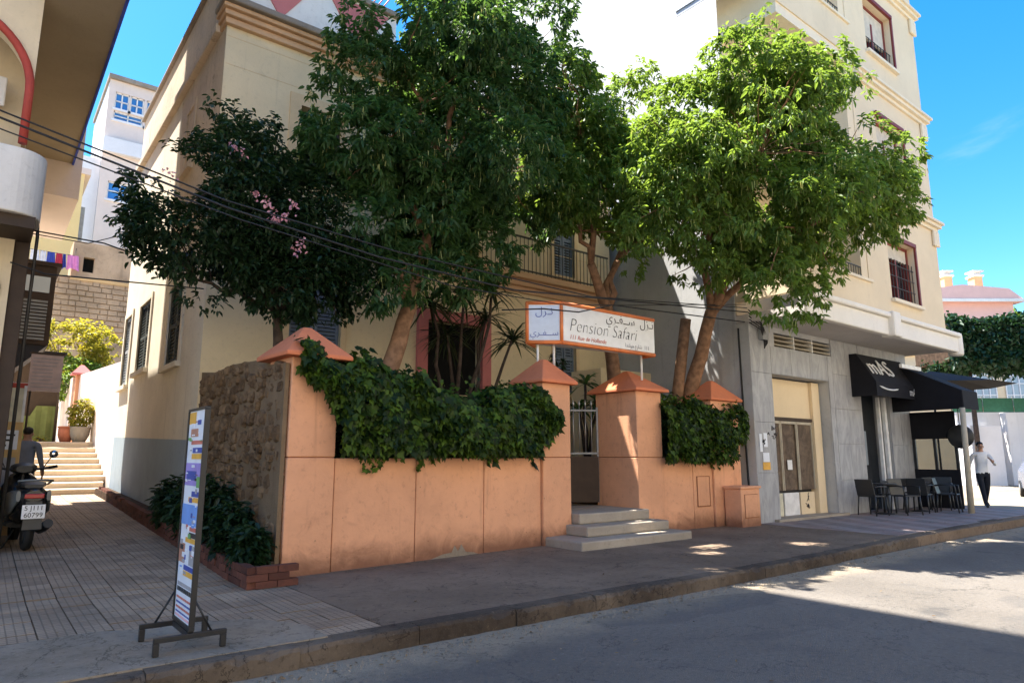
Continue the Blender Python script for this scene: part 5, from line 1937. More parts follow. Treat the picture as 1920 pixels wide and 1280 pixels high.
# solid dark tangle of twigs behind the leaf skin
def ivy_right(n):
    x = RNG.uniform(10.12, 12.55, n)
    top = 2.52 + 0.08 * np.sin(x * 4.1) + 0.06 * np.sin(x * 9.3)
    bot = 1.50 - 0.10 * np.abs(np.sin(x * 3.3)) + np.where(x > 12.25, 0.35, 0)
    u = RNG.random(n)
    z = bot + (top - bot) * u
    face = RNG.random(n) < 0.75
    prot = 0.12 + 0.10 * bumps(x, z, 2.4) + 0.12 * np.sin(u * PI)
    y = np.where(face, 8.36 - prot - RNG.uniform(0, 0.1, n), 8.36 + RNG.uniform(-0.1, 0.7, n))
    z = np.where(face, z, top + RNG.normal(0, 0.05, n))
    P = np.stack([x, y, z], 1)
    D = np.stack([RNG.normal(0, 0.5, n), np.where(face, -0.35, -0.1) + RNG.normal(0, 0.25, n), np.where(face, -0.75, -0.1) + RNG.normal(0, 0.35, n)], 1)
    N = np.stack([RNG.normal(0, 0.35, n), np.where(face, -1.0, -0.3) + RNG.normal(0, 0.2, n), np.where(face, 0.55, 1.0) + RNG.normal(0, 0.3, n)], 1)
    return P, D, N


ivy('compact ivy cushion hanging over the short peach wall by the steps', ivy_right, 2900, 0.105, (11.2, 8.5, 1.5), [((10.3, 8.45, 1.5), (12.2, 8.5, 2.3)), ((11.0, 8.5, 1.5), (11.6, 8.5, 2.3))])
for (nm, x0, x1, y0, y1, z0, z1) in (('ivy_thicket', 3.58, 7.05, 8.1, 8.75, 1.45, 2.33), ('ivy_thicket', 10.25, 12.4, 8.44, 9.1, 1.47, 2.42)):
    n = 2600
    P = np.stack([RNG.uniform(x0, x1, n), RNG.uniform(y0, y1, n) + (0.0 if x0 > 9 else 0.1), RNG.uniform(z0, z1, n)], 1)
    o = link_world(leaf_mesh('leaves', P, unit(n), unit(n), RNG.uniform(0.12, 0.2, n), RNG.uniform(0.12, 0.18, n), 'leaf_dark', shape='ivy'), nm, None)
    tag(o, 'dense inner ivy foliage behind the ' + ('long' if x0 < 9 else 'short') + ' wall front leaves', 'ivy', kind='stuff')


def shoots(n, x0, x1, yf, ztop, zlow, seed):
    rr = random.Random(seed)
    P, D = [], []
    for i in range(n):
        x = rr.uniform(x0, x1)
        y = yf(x)
        ln = rr.uniform(0.03, 0.14) if rr.random() < 0.8 else 0.22
        k = int(ln / 0.028)
        for q in range(k):
            P.append((x + 0.03 * math.sin(q * 0.9 + i) + q * rr.uniform(-0.006, 0.006), y - 0.02, zlow + 0.05 - q * 0.028))
            D.append((rr.gauss(0, 0.7), -0.35, -0.5))
        # shoots standing up out of the top
        x = rr.uniform(x0, x1)
        for q in range(rr.randint(3, 9)):
            P.append((x + q * rr.uniform(-0.02, 0.02), y + rr.uniform(0, 0.3), ztop + q * 0.03))
            D.append((rr.gauss(0, 0.7), rr.gauss(-0.3, 0.4), rr.gauss(0, 0.4)))
    return np.array(P), np.array(D)


for (par, a) in (('long', (20, 3.6, 7.1, lambda x: 7.93 + (x - 2.8) * 0.075, 2.45, 1.46, 4)), ('short', (14, 10.2, 12.4, lambda x: 8.36, 2.52, 1.42, 6))):
    P, D = shoots(*a)
    N = np.stack([RNG.normal(0, 0.4, len(P)), -1 + RNG.normal(0, 0.3, len(P)), 0.5 + RNG.normal(0, 0.3, len(P))], 1)
    LL = RNG.uniform(0.045, 0.085, len(P))
    tgt = [o for o in bpy.data.objects if o.name.startswith('ivy_hedge') and par in o.get('label', '')][0]
    link_world(leaf_mesh('trailing_shoots', P, D, N, LL, LL * 0.95, 'leaf_ivy', RNG.random(len(P)) ** 1.2, droop=0.1, shape='ivy'), 'trailing_shoots', tgt, 'stuff')


def strap_plant(name, label, base, h, heads, L, W, mat, n=60, bark='bark_dark', down=0.1, group=None, cat='plant'):
    t = thing(name, label, cat, base, group=group)
    m = MB()
    PP, DD = [], []
    for (dx, dy, dz) in heads:
        e = (base[0] + dx, base[1] + dy, base[2] + dz)
        m.tube(limb_path(base, e, 5, 0.12), [0.05, 0.045, 0.04, 0.035, 0.03, 0.025], 7)
        for k in range(n):
            az = random.uniform(0, 2 * PI)
            el = random.uniform(-0.5, 1.1)
            DD.append((math.cos(az) * math.cos(el), math.sin(az) * math.cos(el), math.sin(el)))
            PP.append((e[0], e[1], e[2] + random.uniform(-0.12, 0.05)))
    m.build('stem', bark, t)
    P, D = np.array(PP), np.array(DD)
    N = np.tile(np.array([[0, 0, 1.0]]), (len(P), 1)) + RNG.normal(size=(len(P), 3)) * 0.15
    link_world(leaf_mesh('leaves', P, D, N, L * RNG.uniform(0.7, 1.15, len(P)), W * RNG.uniform(0.8, 1.2, len(P)), mat, droop=0.45, shape='strap'), 'leaves', t, 'stuff')
    return t


strap_plant('dracaena', 'dark spiky dracaena in front of the pink framed doorway', (7.0, 10.6, 1.25), 3, [(-0.6, 0, 3.1), (0.1, -0.1, 3.35), (0.7, 0, 3.0), (1.2, -0.2, 2.6), (-0.1, 0.2, 2.6), (0.6, -0.3, 3.5)], 0.75, 0.045, 'leaf_strap', 60)
strap_plant('banana_plant', 'broad leaved banana plant behind the gate pier', (7.3, 9.3, 1.25), 1.5, [(0, 0, 1.2), (-0.3, 0.1, 1.0)], 0.85, 0.26, 'leaf_banana', 9)
strap_plant('bare_shrub', 'dark twisted shrub rising behind the iron gate', (9.3, 10.4, 0.6), 3, [(0.0, 0, 3.0), (0.15, 0, 2.6), (-0.1, 0, 2.8), (0.3, 0.05, 2.9)], 0.16, 0.06, 'leaf_dark', 22)
strap_plant('garden_palm', 'small drooping leaved plant between the gate and the grey wall', (10.4, 10.6, 1.25), 2, [(0.0, 0, 1.9), (0.4, 0.1, 1.5), (-0.2, 0, 1.3)], 0.55, 0.07, 'leaf_deep', 26)


def shrub(name, label, c, R, n, L, mat, group=None, cat='shrub', wide=0.5, clump=None):
    t = thing(name, label, cat, (c[0], c[1], c[2] - R[2]), group=group)
    P, d = lobes_points([(*c, *R)] + lobe_spray(c, (R[0] * 0.8, R[1] * 0.8, R[2] * 0.8), 9, min(R) * 0.3, min(R) * 0.5, int(c[0] * 100 + c[1] * 10)), n, 0.5)
    if clump is not None:
        keep = clumped(P, clump)
        P, d = P[keep], d[keep]
    P[:, 2] = np.maximum(P[:, 2], c[2] - R[2] + 0.02)
    B, D, N, LL = rosettes(P, d, 5, L, 0.9, 0.05)
    link_world(leaf_mesh('leaves', B, D, N, LL, LL * wide, mat), 'leaves', t, 'stuff')
    m = MB()
    for k in range(6):
        m.tube(limb_path((c[0], c[1], c[2] - R[2]), tuple(P[k]), 4, 0.15), [0.02, 0.016, 0.012, 0.01, 0.006], 5)
    m.build('stem', 'bark_dark', t)
    return t


for i, (y, r, h, lab) in enumerate(((8.05, 0.15, 0.22, 'low dark strappy shrub by the brick planter end'), (8.75, 0.20, 0.34, 'dark leafy shrub in the planter against the rubble wall'),
                                    (9.7, 0.24, 0.45, 'taller dark shrub in the planter midway along the rubble wall'), (10.8, 0.26, 0.46, 'dark shrub in the planter near the end of the rubble wall'),
                                    (12.1, 0.24, 0.38, 'small dark shrub in the planter below the cream house corner'))):
    shrub('planter_shrub', lab, (2.56, y, zal(y) + 0.12 + h), (r, r * 1.6, h), 260, 0.11, 'leaf_dark', 'shrubs in the alley planter')
shrub('yellow_bush', 'yellow green bushy tree below the stone hill wall', (2.4, 29.5, 5.4), (1.75, 1.4, 1.25), 2300, 0.15, 'leaf_yellow', cat='tree', clump=0.0)
shrub('green_bush', 'darker green bush spreading under the yellow green one', (1.9, 28.4, 4.3), (1.9, 1.0, 0.75), 1500, 0.14, 'leaf_ombu', cat='bush', clump=-0.6)
# pots at the top of the stairs
pt = thing('potted_plant', 'grey pot with a leafy plant on the top stair', 'pot', (2.35, 23.6, lz))
MB().lathe([(0, 0), (0.16, 0), (0.25, 0.22), (0.27, 0.42), (0.29, 0.45), (0.24, 0.45), (0.22, 0.38), (0, 0.38)], (2.35, 23.6, lz), 18).build('pot', 'pot_grey', pt)
P, d = lobes_points([(2.35, 23.6, lz + 0.85, 0.32, 0.3, 0.42)], 220, 0.3)
B, D, N, LL = rosettes(P, d, 4, 0.12)
link_world(leaf_mesh('leaves', B, D, N, LL, LL * 0.45, 'leaf_yellow'), 'leaves', pt, 'stuff')
pt = thing('terracotta_pot', 'red terracotta pot beside the grey pot on the top stair', 'pot', (2.0, 23.7, lz))
MB().lathe([(0, 0), (0.13, 0), (0.2, 0.2), (0.2, 0.40), (0.16, 0.42), (0, 0.36)], (2.02, 23.75, lz), 16).build('pot', 'terracotta', pt)
MB().lathe([(0.15, 0.40), (0.22, 0.42), (0.22, 0.46), (0.15, 0.46)], (2.02, 23.75, lz), 16).build('rim', 'terracotta', pt)
strap_plant('small_plant', 'small bright plant sprouting at the edge of the landing', (1.35, 23.55, lz), 0.3, [(0, 0, 0.12), (0.15, 0, 0.1)], 0.28, 0.06, 'leaf_yellow', 14)

# ------------------------------------------------------------------ clipped street trees and far trees on the right
for i, (r, lab) in enumerate(((25.5, 'clipped dark green street tree next to the corner building'), (29.5, 'clipped dark green street tree in front of the arched villa windows'))):
    c = bgp(36.5, r, 0)
    t = thing('clipped_tree', lab, 'tree', (c[0], c[1], 0.1), group='clipped street trees')
    tx, ty = bgp(36.5, r + (1.0 if i else -0.5), 0)[:2]
    MB().tube([(tx, ty, 0.0), (tx + 0.05, ty, 3.0), (tx + 0.1, ty, 6.5)], [0.16, 0.13, 0.10], 10).build('trunk', 'bark_dark' if i == 0 else 'pole_beige', t)
    n = 5200
    a, b, z = RNG.uniform(-2.6, 2.6, n), RNG.uniform(-1.8, 1.8, n), RNG.uniform(6.3, 8.7, n)
    # push points to the skin of the clipped block
    skin = RNG.integers(0, 4, n)
    b = np.where(skin <= 1, -1.8 + RNG.normal(0, 0.12, n), b)
    z = np.where(skin == 2, 8.7 + RNG.normal(0, 0.10, n), np.where(skin == 3, 6.35 + RNG.normal(0, 0.15, n), z))
    zt = z + 0.12 * np.sin(a * 2.2 + i) - (0.35 if i else 0) * (a / 5)
    P = np.stack([c[0] + fd.x * b + rd.x * a, c[1] + fd.y * b + rd.y * a, zt], 1)
    link_world(leaf_mesh('crown', P, unit(n), unit(n), RNG.uniform(0.18, 0.34, n), RNG.uniform(0.14, 0.24, n), 'leaf_hedge'), 'crown', t, 'stuff')
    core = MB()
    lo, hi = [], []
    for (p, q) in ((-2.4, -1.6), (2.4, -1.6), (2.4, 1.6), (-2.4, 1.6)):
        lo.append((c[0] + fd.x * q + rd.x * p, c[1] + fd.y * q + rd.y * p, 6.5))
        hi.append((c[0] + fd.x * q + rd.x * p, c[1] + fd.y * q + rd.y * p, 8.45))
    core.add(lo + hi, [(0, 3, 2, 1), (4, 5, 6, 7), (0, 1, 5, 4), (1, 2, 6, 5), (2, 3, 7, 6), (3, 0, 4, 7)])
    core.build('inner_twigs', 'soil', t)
for i, (r, z, R, lab) in enumerate(((52.0, 15.2, (2.2, 2.2, 2.0), 'airy grey green tree on the skyline beside the pink house'), (50.5, 12.9, (2.4, 2.2, 1.7), 'round green tree below the skyline tree at the pink house'),
                                    (57.0, 13.6, (3.5, 3, 2.5), 'broad far tree at the edge of the skyline'))):
    c = bgp(70, r, z)
    t = shrub('skyline_tree', lab, c, R, 900, 0.38, 'leaf_ombu', 'far trees by the pink house', 'tree')
    MB().tube([(c[0], c[1], 0), (c[0], c[1], z)], [0.3, 0.15], 8).build('trunk', 'bark_dark', t)
# ================================================================== THINGS
# ------------------------------------------------------------------ pension sign box on posts over the gate
sg = thing('pension_sign', 'white sign box with orange frame over the gate reading Pension Safari', 'sign', (8.6, 8.3, 3.40))
SA, SB, SCc, SD = (7.14, 8.66), (7.60, 8.30), (10.0, 8.30), (10.0, 8.62)
SZ0, SZ1 = 3.42, 4.10
MB().prism([SA, SB, SCc, SD, (7.5, 8.9)], SZ0 + 0.03, SZ1 - 0.03).build('box', 'sign_white', sg)
def edge(p, q, z, r=0.028):
    return MB().tube([(p[0], p[1], z), (q[0], q[1], z)], r, 4)
m = MB()
for z in (SZ0, SZ1):
    for (p, q) in ((SA, SB), (SB, SCc), (SCc, SD), (SA, (7.5, 8.9))):
        m.tube([(p[0], p[1], z), (q[0], q[1], z)], 0.035, 6)
for p in (SA, SB):
    m.tube([(p[0], p[1], SZ0), (p[0], p[1], SZ1)], 0.032, 6)
m.build('frame', 'sign_orange', sg)
MB().box(7.635, 9.99, 8.288, 8.297, SZ0 + 0.04, SZ1 - 0.04).build('front_panel', 'sign_white', sg)
dl = Vector((SB[0] - SA[0], SB[1] - SA[1], 0)).normalized()
nl = Vector((dl.y, -dl.x, 0))
m = MB()
e0 = Vector((SA[0], SA[1], 0)) + dl * 0.04 + nl * 0.004
e1 = Vector((SB[0], SB[1], 0)) - dl * 0.04 + nl * 0.004
m.quad((e0.x, e0.y, SZ0 + 0.04), (e1.x, e1.y, SZ0 + 0.04), (e1.x, e1.y, SZ1 - 0.04), (e0.x, e0.y, SZ1 - 0.04))
m.build('side_panel', 'sign_blueish', sg)
AR1 = chr(0xFEF1) + chr(0xFEAE) + chr(0x640) + chr(0xFED4) + chr(0x640) * 2 + chr(0xFEB3)
AR2 = chr(0xFEDD) + chr(0xFEB0) + chr(0x640) + chr(0xFEE7)
MF = lambda x, z: frame((x, 8.284, z), (1, 0, 0), (0, 0, 1))
text('Pension Safari', 0.335, 'ink', sg, MF(8.62, 3.735), shear=0.25, off=-0.009, sx=0.92)
text(AR1 + '  ' + AR2, 0.24, 'ink', sg, MF(9.32, 3.985), off=-0.002, sx=1.0)
text('111 Rue de Hollande', 0.105, 'ink_red', sg, MF(8.22, 3.53), shear=0.2)
AR3 = ''.join(map(chr, (0xFE8D, 0xFEAA, 0xFEE8, 0xFEDF, 0xFEEE, 0xFEEB, 0x20, 0xFEC9, 0xFEAD, 0xFE8E, 0xFEB7))) + '  111'
text(AR3, 0.10, 'ink_grey', sg, MF(9.5, 3.53))
pc = (e0 + e1) / 2 + nl * 0.006
text(AR2, 0.19, 'ink_blue', sg, frame((pc.x, pc.y, 3.95), tuple(dl), (0, 0, 1)), off=-0.002)
text(AR1, 0.15, 'ink_blue', sg, frame((pc.x, pc.y, 3.58), tuple(dl), (0, 0, 1)), off=-0.002)
for (x, y, z0) in ((7.34, 8.62, 3.0), (7.62, 8.52, 3.0), (9.84, 8.5, 2.95)):
    MB().tube([(x, y, z0), (x, y, SZ0 + 0.05)], 0.022, 8).build('post', 'white_paint', sg)

# ------------------------------------------------------------------ free standing banner by the kerb
bs = thing('banner_stand', 'tall narrow banner stand with printed photos on the pavement corner', 'banner', (1.33, 5.61, 0.158), math.radians(-90))
LBx = lambda *a: MB().box(*a)
W2 = 0.24
lean = 0.0
mm = MB()
mm.box(-W2 - 0.02, -W2, -0.02, 0.02, 0.16, 1.70)
mm.box(W2, W2 + 0.02, -0.02, 0.02, 0.16, 1.70)
mm.box(-W2 - 0.02, W2 + 0.02, -0.02, 0.02, 1.70, 1.72)
mm.box(-W2 - 0.02, W2 + 0.02, -0.02, 0.02, 0.13, 0.16)
mm.build('banner_frame', 'black_metal', bs, 0.004, local=True)
MB().box(-W2, W2, -0.008, 0.008, 0.16, 1.70).build('banner_panel', 'poster_pale', bs, local=True)
prints = [(1.52, 1.69, -0.18, 0.18, 'poster_pale'), (1.60, 1.69, -0.18, -0.02, 'poster_orange'), (1.50, 1.56, -0.12, 0.05, 'poster_brown'), (1.44, 1.47, -0.1, 0.18, 'ink_red'),
          (1.375, 1.415, -0.05, 0.185, 'ink_blue'), (1.33, 1.37, -0.06, 0.185, 'poster_orange'), (1.13, 1.30, -0.185, 0.185, 'poster_violet'), (1.17, 1.24, -0.15, 0.08, 'ink_blue'), (1.12, 1.20, 0.10, 0.185, 'poster_green'),
          (1.05, 1.09, 0.0, 0.185, 'ink_blue'), (1.01, 1.045, -0.06, 0.185, 'poster_orange'), (0.84, 0.99, -0.185, 0.185, 'poster_blue'), (0.88, 0.93, -0.12, 0.0, 'poster_pale'), (0.80, 0.83, 0.02, 0.16, 'ink_red'),
          (0.755, 0.79, 0.02, 0.185, 'ink'), (0.715, 0.75, -0.06, 0.185, 'poster_orange'), (0.56, 0.70, -0.185, -0.06, 'poster_brown'), (0.56, 0.70, 0.06, 0.16, 'ink_grey'), (0.57, 0.66, -0.04, 0.04, 'poster_pale'),
          (0.515, 0.55, -0.05, 0.185, 'ink_blue'), (0.475, 0.51, -0.05, 0.185, 'poster_orange')]
for i, (z0, z1, a, b, mt) in enumerate(prints):
    MB().box(a * 1.25, b * 1.25, -0.0105 - 0.0012 * (i % 3), -0.0081, z0, z1).build('printed_picture', mt, bs, local=True)
rb_ = random.Random(5)
for i in range(46):
    z0 = rb_.uniform(0.46, 1.66)
    a = rb_.uniform(-0.22, 0.16)
    MB().box(a, min(0.225, a + rb_.uniform(0.02, 0.09)), -0.0142 - 0.0004 * (i % 4), -0.0082, z0, z0 + rb_.choice((0.006, 0.01, 0.02, 0.035))).build(
        'printed_detail', rb_.choice(('ink', 'ink_grey', 'poster_pale', 'poster_brown', 'ink_blue', 'poster_pale', 'poster_green', 'poster_blue', 'ink_red')), bs, local=True)
for (z, c, mt, n) in ((0.395, 0.03, 'ink_grey', 3), (0.355, 0.035, 'ink', 8), (0.305, 0.018, 'ink_red', 6), (0.27, 0.016, 'ink_blue', 7), (0.235, 0.018, 'ink_red', 6), (0.205, 0.014, 'ink_blue', 7), (0.178, 0.018, 'poster_pink', 6)):
    m = MB()
    x = -0.21
    while x < 0.20:
        w = random.uniform(0.02, 0.05)
        m.box(x, min(0.22, x + w), -0.0105, -0.0082, z - 0.005, z + c - 0.008)
        x += w + 0.012
    m.build('printed_line', mt, bs, local=True)
for x in (-0.25, 0.25):
    m = MB()
    m.box(x - 0.018, x + 0.018, -0.24, 0.24, 0.085, 0.12)
    m.box(x - 0.018, x + 0.018, -0.24, -0.20, 0.0, 0.084)
    m.box(x - 0.018, x + 0.018, 0.20, 0.24, 0.0, 0.084)
    m.build('foot', 'black_metal', bs, 0.004, local=True)
m = MB()
m.box(-0.232, 0.232, -0.02, 0.02, 0.085, 0.125)
m.tube([(-0.25, -0.14, 0.11), (-0.25, -0.01, 0.34)], 0.008, 6)
m.tube([(0.25, 0.14, 0.11), (0.25, 0.01, 0.34)], 0.008, 6)
m.build('brace', 'black_metal', bs, local=True)

# ------------------------------------------------------------------ scooter, seen from behind
sc = thing('scooter', 'black motor scooter parked with its number plate towards the street', 'scooter', (0.66, 11.5, zal(11.5)), math.radians(4))
def wheel(y, r, name):
    m = MB()
    prof = []
    for k in range(13):
        a = 2 * PI * k / 12
        prof.append((r - 0.055 + 0.055 * math.cos(a), 0.05 * math.sin(a) * 1.15))
    w = MB().lathe(prof, (0, y, r), 28, 'x').build(name, 'rubber', sc, local=True)
    rm = MB().lathe([(0.03, -0.04), (r - 0.10, -0.03), (r - 0.095, 0.03), (0.03, 0.04)], (0, y, r), 20, 'x')
    rm.build('rim', 'scooter_grey', w, local=True)
    return w
wheel(0.0, 0.25, 'rear_wheel')
wheel(1.30, 0.25, 'front_wheel')
def loft(secs, smooth=True):
    """secs: list of (y, [(x,z) ring])"""
    m = MB()
    n = len(secs[0][1])
    vs = [(p[0], y, p[1]) for (y, ring) in secs for p in ring]
    fs = []
    for i in range(len(secs) - 1):
        for k in range(n):
            fs.append((i * n + k, i * n + (k + 1) % n, (i + 1) * n + (k + 1) % n, (i + 1) * n + k))
    m.add(vs, fs, smooth)
    m.add([(p[0], secs[0][0], p[1]) for p in secs[0][1]], [tuple(range(n))], False)
    m.add([(p[0], secs[-1][0], p[1]) for p in secs[-1][1]], [tuple(range(n - 1, -1, -1))], False)
    return m
def ring(w, z0, z1, n=14, p=2.6):
    out = []
    for k in range(n):
        a = 2 * PI * k / n
        c, s = math.cos(a), math.sin(a)
        out.append((w * math.copysign(abs(c) ** (2 / p), c), (z0 + z1) / 2 + (z1 - z0) / 2 * math.copysign(abs(s) ** (2 / p), s)))
    return out
loft([(-0.30, ring(0.10, 0.66, 0.80)), (-0.22, ring(0.165, 0.56, 0.84)), (0.05, ring(0.20, 0.42, 0.86)), (0.35, ring(0.21, 0.34, 0.84)), (0.60, ring(0.17, 0.30, 0.76))]).build('tail_fairing', 'scooter_black', sc, local=True)
for s in (-1, 1):
    loft([(-0.24, [(x * 0.25 + s * 0.17, z) for x, z in ring(0.10, 0.66, 0.80)]), (0.0, [(x * 0.25 + s * 0.21, z) for x, z in ring(0.10, 0.50, 0.80)]), (0.4, [(x * 0.25 + s * 0.22, z) for x, z in ring(0.10, 0.42, 0.76)])]).build('side_panel', 'scooter_grey', sc, local=True)
loft([(-0.22, ring(0.11, 0.83, 0.88)), (-0.05, ring(0.16, 0.83, 0.92)), (0.25, ring(0.165, 0.80, 0.89)), (0.55, ring(0.12, 0.78, 0.86))]).build('seat', 'black_plastic', sc, local=True)
loft([(0.58, ring(0.18, 0.26, 0.34)), (1.0, ring(0.20, 0.26, 0.33))]).build('floorboard', 'black_plastic', sc, local=True)
m = loft([(0.98, ring(0.22, 0.28, 0.62)), (1.06, ring(0.26, 0.34, 0.98)), (1.16, ring(0.20, 0.45, 1.04)), (1.26, ring(0.10, 0.6, 0.98))])
m.build('leg_shield', 'scooter_black', sc, local=True)
m = MB()
m.tube([(-0.36, 0.92, 1.10), (-0.2, 0.98, 1.07), (0, 1.02, 1.05), (0.2, 0.98, 1.07), (0.36, 0.92, 1.10)], [0.018] * 5, 8)
m.tube([(0, 1.02, 1.05), (0, 1.2, 0.6), (0, 1.3, 0.25)], 0.03, 8)
m.build('handlebar', 'black_metal', sc, local=True)
loft([(0.93, ring(0.10, 1.02, 1.12)), (1.02, ring(0.17, 1.0, 1.16)), (1.12, ring(0.12, 1.0, 1.12))]).build('headset', 'black_plastic', sc, local=True)
for s in (-1, 1):
    mi = MB().lathe([(0, -0.01), (0.055, -0.01), (0.06, 0.01), (0, 0.03)], (s * 0.34, 0.90, 1.29), 14, 'y').build('mirror', 'chrome' if s > 0 else 'black_plastic', sc, local=True)
    MB().tube([(s * 0.24, 0.95, 1.10), (s * 0.30, 0.92, 1.22), (s * 0.34, 0.91, 1.27)], 0.007, 6).build('mirror_stalk', 'black_metal', mi, local=True)
    MB().tube([(s * 0.30, 0.945, 1.085), (s * 0.40, 0.90, 1.11)], 0.022, 8).build('grip', 'rubber', sc, local=True)
m = MB().tube([(-0.16, -0.12, 0.88), (-0.19, -0.28, 0.93), (-0.08, -0.36, 0.94), (0.08, -0.36, 0.94), (0.19, -0.28, 0.93), (0.16, -0.12, 0.88)], 0.014, 8)
m.build('grab_rail', 'scooter_grey', sc, local=True)
MB().box(-0.11, 0.11, -0.325, -0.30, 0.70, 0.76).build('tail_light', 'tail_red', sc, 0.01, local=True)
pl_ = MB().box(-0.13, 0.13, -0.372, -0.365, 0.44, 0.62).build('number_plate', 'sign_white', sc, 0.004, local=True)
PM = lambda z: sc.matrix_basis @ frame((0, -0.374, z), (1, 0, 0), (0, 0, 1))
text('5 J111', 0.085, 'ink', pl_, PM(0.575))
text('60799', 0.085, 'ink', pl_, PM(0.485))
m = MB()
m.add([(-0.09, -0.33, 0.66), (0.09, -0.33, 0.66), (0.11, -0.36, 0.30), (-0.11, -0.36, 0.30), (-0.07, -0.28, 0.66), (0.07, -0.28, 0.66), (0.08, -0.33, 0.28), (-0.08, -0.33, 0.28)],
      [(0, 1, 2, 3), (5, 4, 7, 6), (0, 4, 5, 1), (1, 5, 6, 2), (3, 2, 6, 7), (0, 3, 7, 4)])
m.build('mudguard', 'black_plastic', sc, local=True)
m = MB().tube([(0.15, 0.45, 0.24), (0.17, 0.2, 0.24), (0.19, 0.0, 0.30), (0.20, -0.22, 0.36)], [0.03, 0.05, 0.065, 0.06], 12)
m.build('exhaust', 'black_metal', sc, local=True)
MB().tube([(-0.12, 0.30, 0.26), (-0.22, 0.36, 0.02), (-0.26, 0.36, 0.0)], 0.012, 6).build('side_stand', 'black_metal', sc, local=True)

# ------------------------------------------------------------------ cafe chairs and tables
def make_chair():
    t = thing('terrace_chair', 'x', 'chair', (0, 0, 0), 0, 'black plastic chairs on the cafe terrace')
    MB().box(-0.23, 0.23, -0.22, 0.22, 0.43, 0.46).build('seat', 'black_plastic', t, 0.012, local=True)
    m = MB()
    m.add([(-0.23, 0.20, 0.46), (0.23, 0.20, 0.46), (0.22, 0.29, 0.84), (-0.22, 0.29, 0.84), (-0.23, 0.225, 0.46), (0.23, 0.225, 0.46), (0.22, 0.315, 0.84), (-0.22, 0.315, 0.84)],
          [(0, 1, 2, 3), (5, 4, 7, 6), (3, 2, 6, 7), (0, 3, 7, 4), (1, 5, 6, 2)])
    m.build('backrest', 'black_plastic', t, 0.01, local=True)
    for sx in (-1, 1):
        for sy in (-1, 1):
            MB().tube([(sx * 0.21, sy * 0.20, 0.44), (sx * 0.235, sy * 0.235, 0.0)], [0.022, 0.016], 6).build('leg', 'black_plastic', t, local=True)
        MB().tube([(sx * 0.235, -0.20, 0.44), (sx * 0.25, -0.19, 0.66), (sx * 0.25, 0.0, 0.68), (sx * 0.235, 0.24, 0.66)], 0.018, 6).build('armrest', 'black_plastic', t, local=True)
    return t
ch = make_chair()
spots = [(16.95, 7.62, 80, 'black terrace chair closest to the garage, against the marble pier'), (17.75, 7.2, -20, 'black terrace chair facing the cafe wall across the first table'), (18.25, 7.75, 175, 'black terrace chair with its back to the cafe doorway'),
         (18.75, 7.25, 95, 'black terrace chair between the two round tables'), (19.55, 7.65, 170, 'black terrace chair against the second marble pier'), (20.2, 7.3, -80, 'black terrace chair turned from the windbreak screen'), (19.4, 6.85, 10, 'black terrace chair beside the leaning awning pole')]
for i, (x, y, a, lab) in enumerate(spots):
    o = ch if i == 0 else copy_tree(ch)
    o.location = (x, y, 0.146)
    o.rotation_euler = (0, 0, math.radians(a))
    o['label'] = lab
def make_table():
    t = thing('terrace_table', 'x', 'table', (0, 0, 0), 0, 'small round tables on the cafe terrace')
    MB().lathe([(0, 0.70), (0.31, 0.70), (0.32, 0.715), (0.31, 0.73), (0, 0.73)], (0, 0, 0), 24).build('tabletop', 'black_plastic', t, local=True)
    MB().tube([(0, 0, 0.02), (0, 0, 0.70)], 0.025, 10).build('column', 'black_metal', t, local=True)
    MB().lathe([(0, 0.0), (0.22, 0.0), (0.22, 0.015), (0.04, 0.04), (0, 0.04)], (0, 0, 0), 20).build('base', 'black_metal', t, local=True)
    return t
tb = make_table()
for i, (x, y, lab) in enumerate(((17.55, 7.62, 'small round black table at the garage end of the terrace'), (19.15, 7.45, 'small round black table in front of the second marble pier'))):
    o = tb if i == 0 else copy_tree(tb)
    o.location = (x, y, 0.146)
    o['label'] = lab

# ------------------------------------------------------------------ people
def skin_body(name, joints, bones, root, mats, classify, label, loc, rz):
    me = bpy.data.meshes.new(name)
    names = list(joints)
    me.from_pydata([joints[k][0] for k in names], [(names.index(a), names.index(b)) for a, b in bones], [])
    o = bpy.data.objects.new(name, me)
    COL.objects.link(o)
    sk = o.modifiers.new('skin', 'SKIN')
    sk.use_smooth_shade = True
    lay = me.skin_vertices[0] if len(me.skin_vertices) else None
    if lay is None:
        bpy.context.view_layer.objects.active = o
        me.skin_vertices.new() if hasattr(me.skin_vertices, 'new') else None
        lay = me.skin_vertices[0]
    for i, k in enumerate(names):
        r = joints[k][1]
        lay.data[i].radius = r if isinstance(r, tuple) else (r, r)
        lay.data[i].use_root = (k == root)
    sb = o.modifiers.new('sub', 'SUBSURF')
    sb.levels = sb.render_levels = 2
    dg = bpy.context.evaluated_depsgraph_get()
    dg.update()
    new = bpy.data.meshes.new_from_object(o.evaluated_get(dg))
    bpy.data.objects.remove(o)
    new.name = name
    new.materials.clear()
    for m_ in mats:
        new.materials.append(MATS[m_])
    for p in new.polygons:
        p.material_index = classify(p.center)
        p.use_smooth = True
    b = bpy.data.objects.new(name, new)
    COL.objects.link(b)
    b.location = loc
    b.rotation_euler = (0, 0, rz)
    b.matrix_basis = Matrix.Translation(loc) @ Matrix.Rotation(rz, 4, 'Z')
    return tag(b, label, 'person')


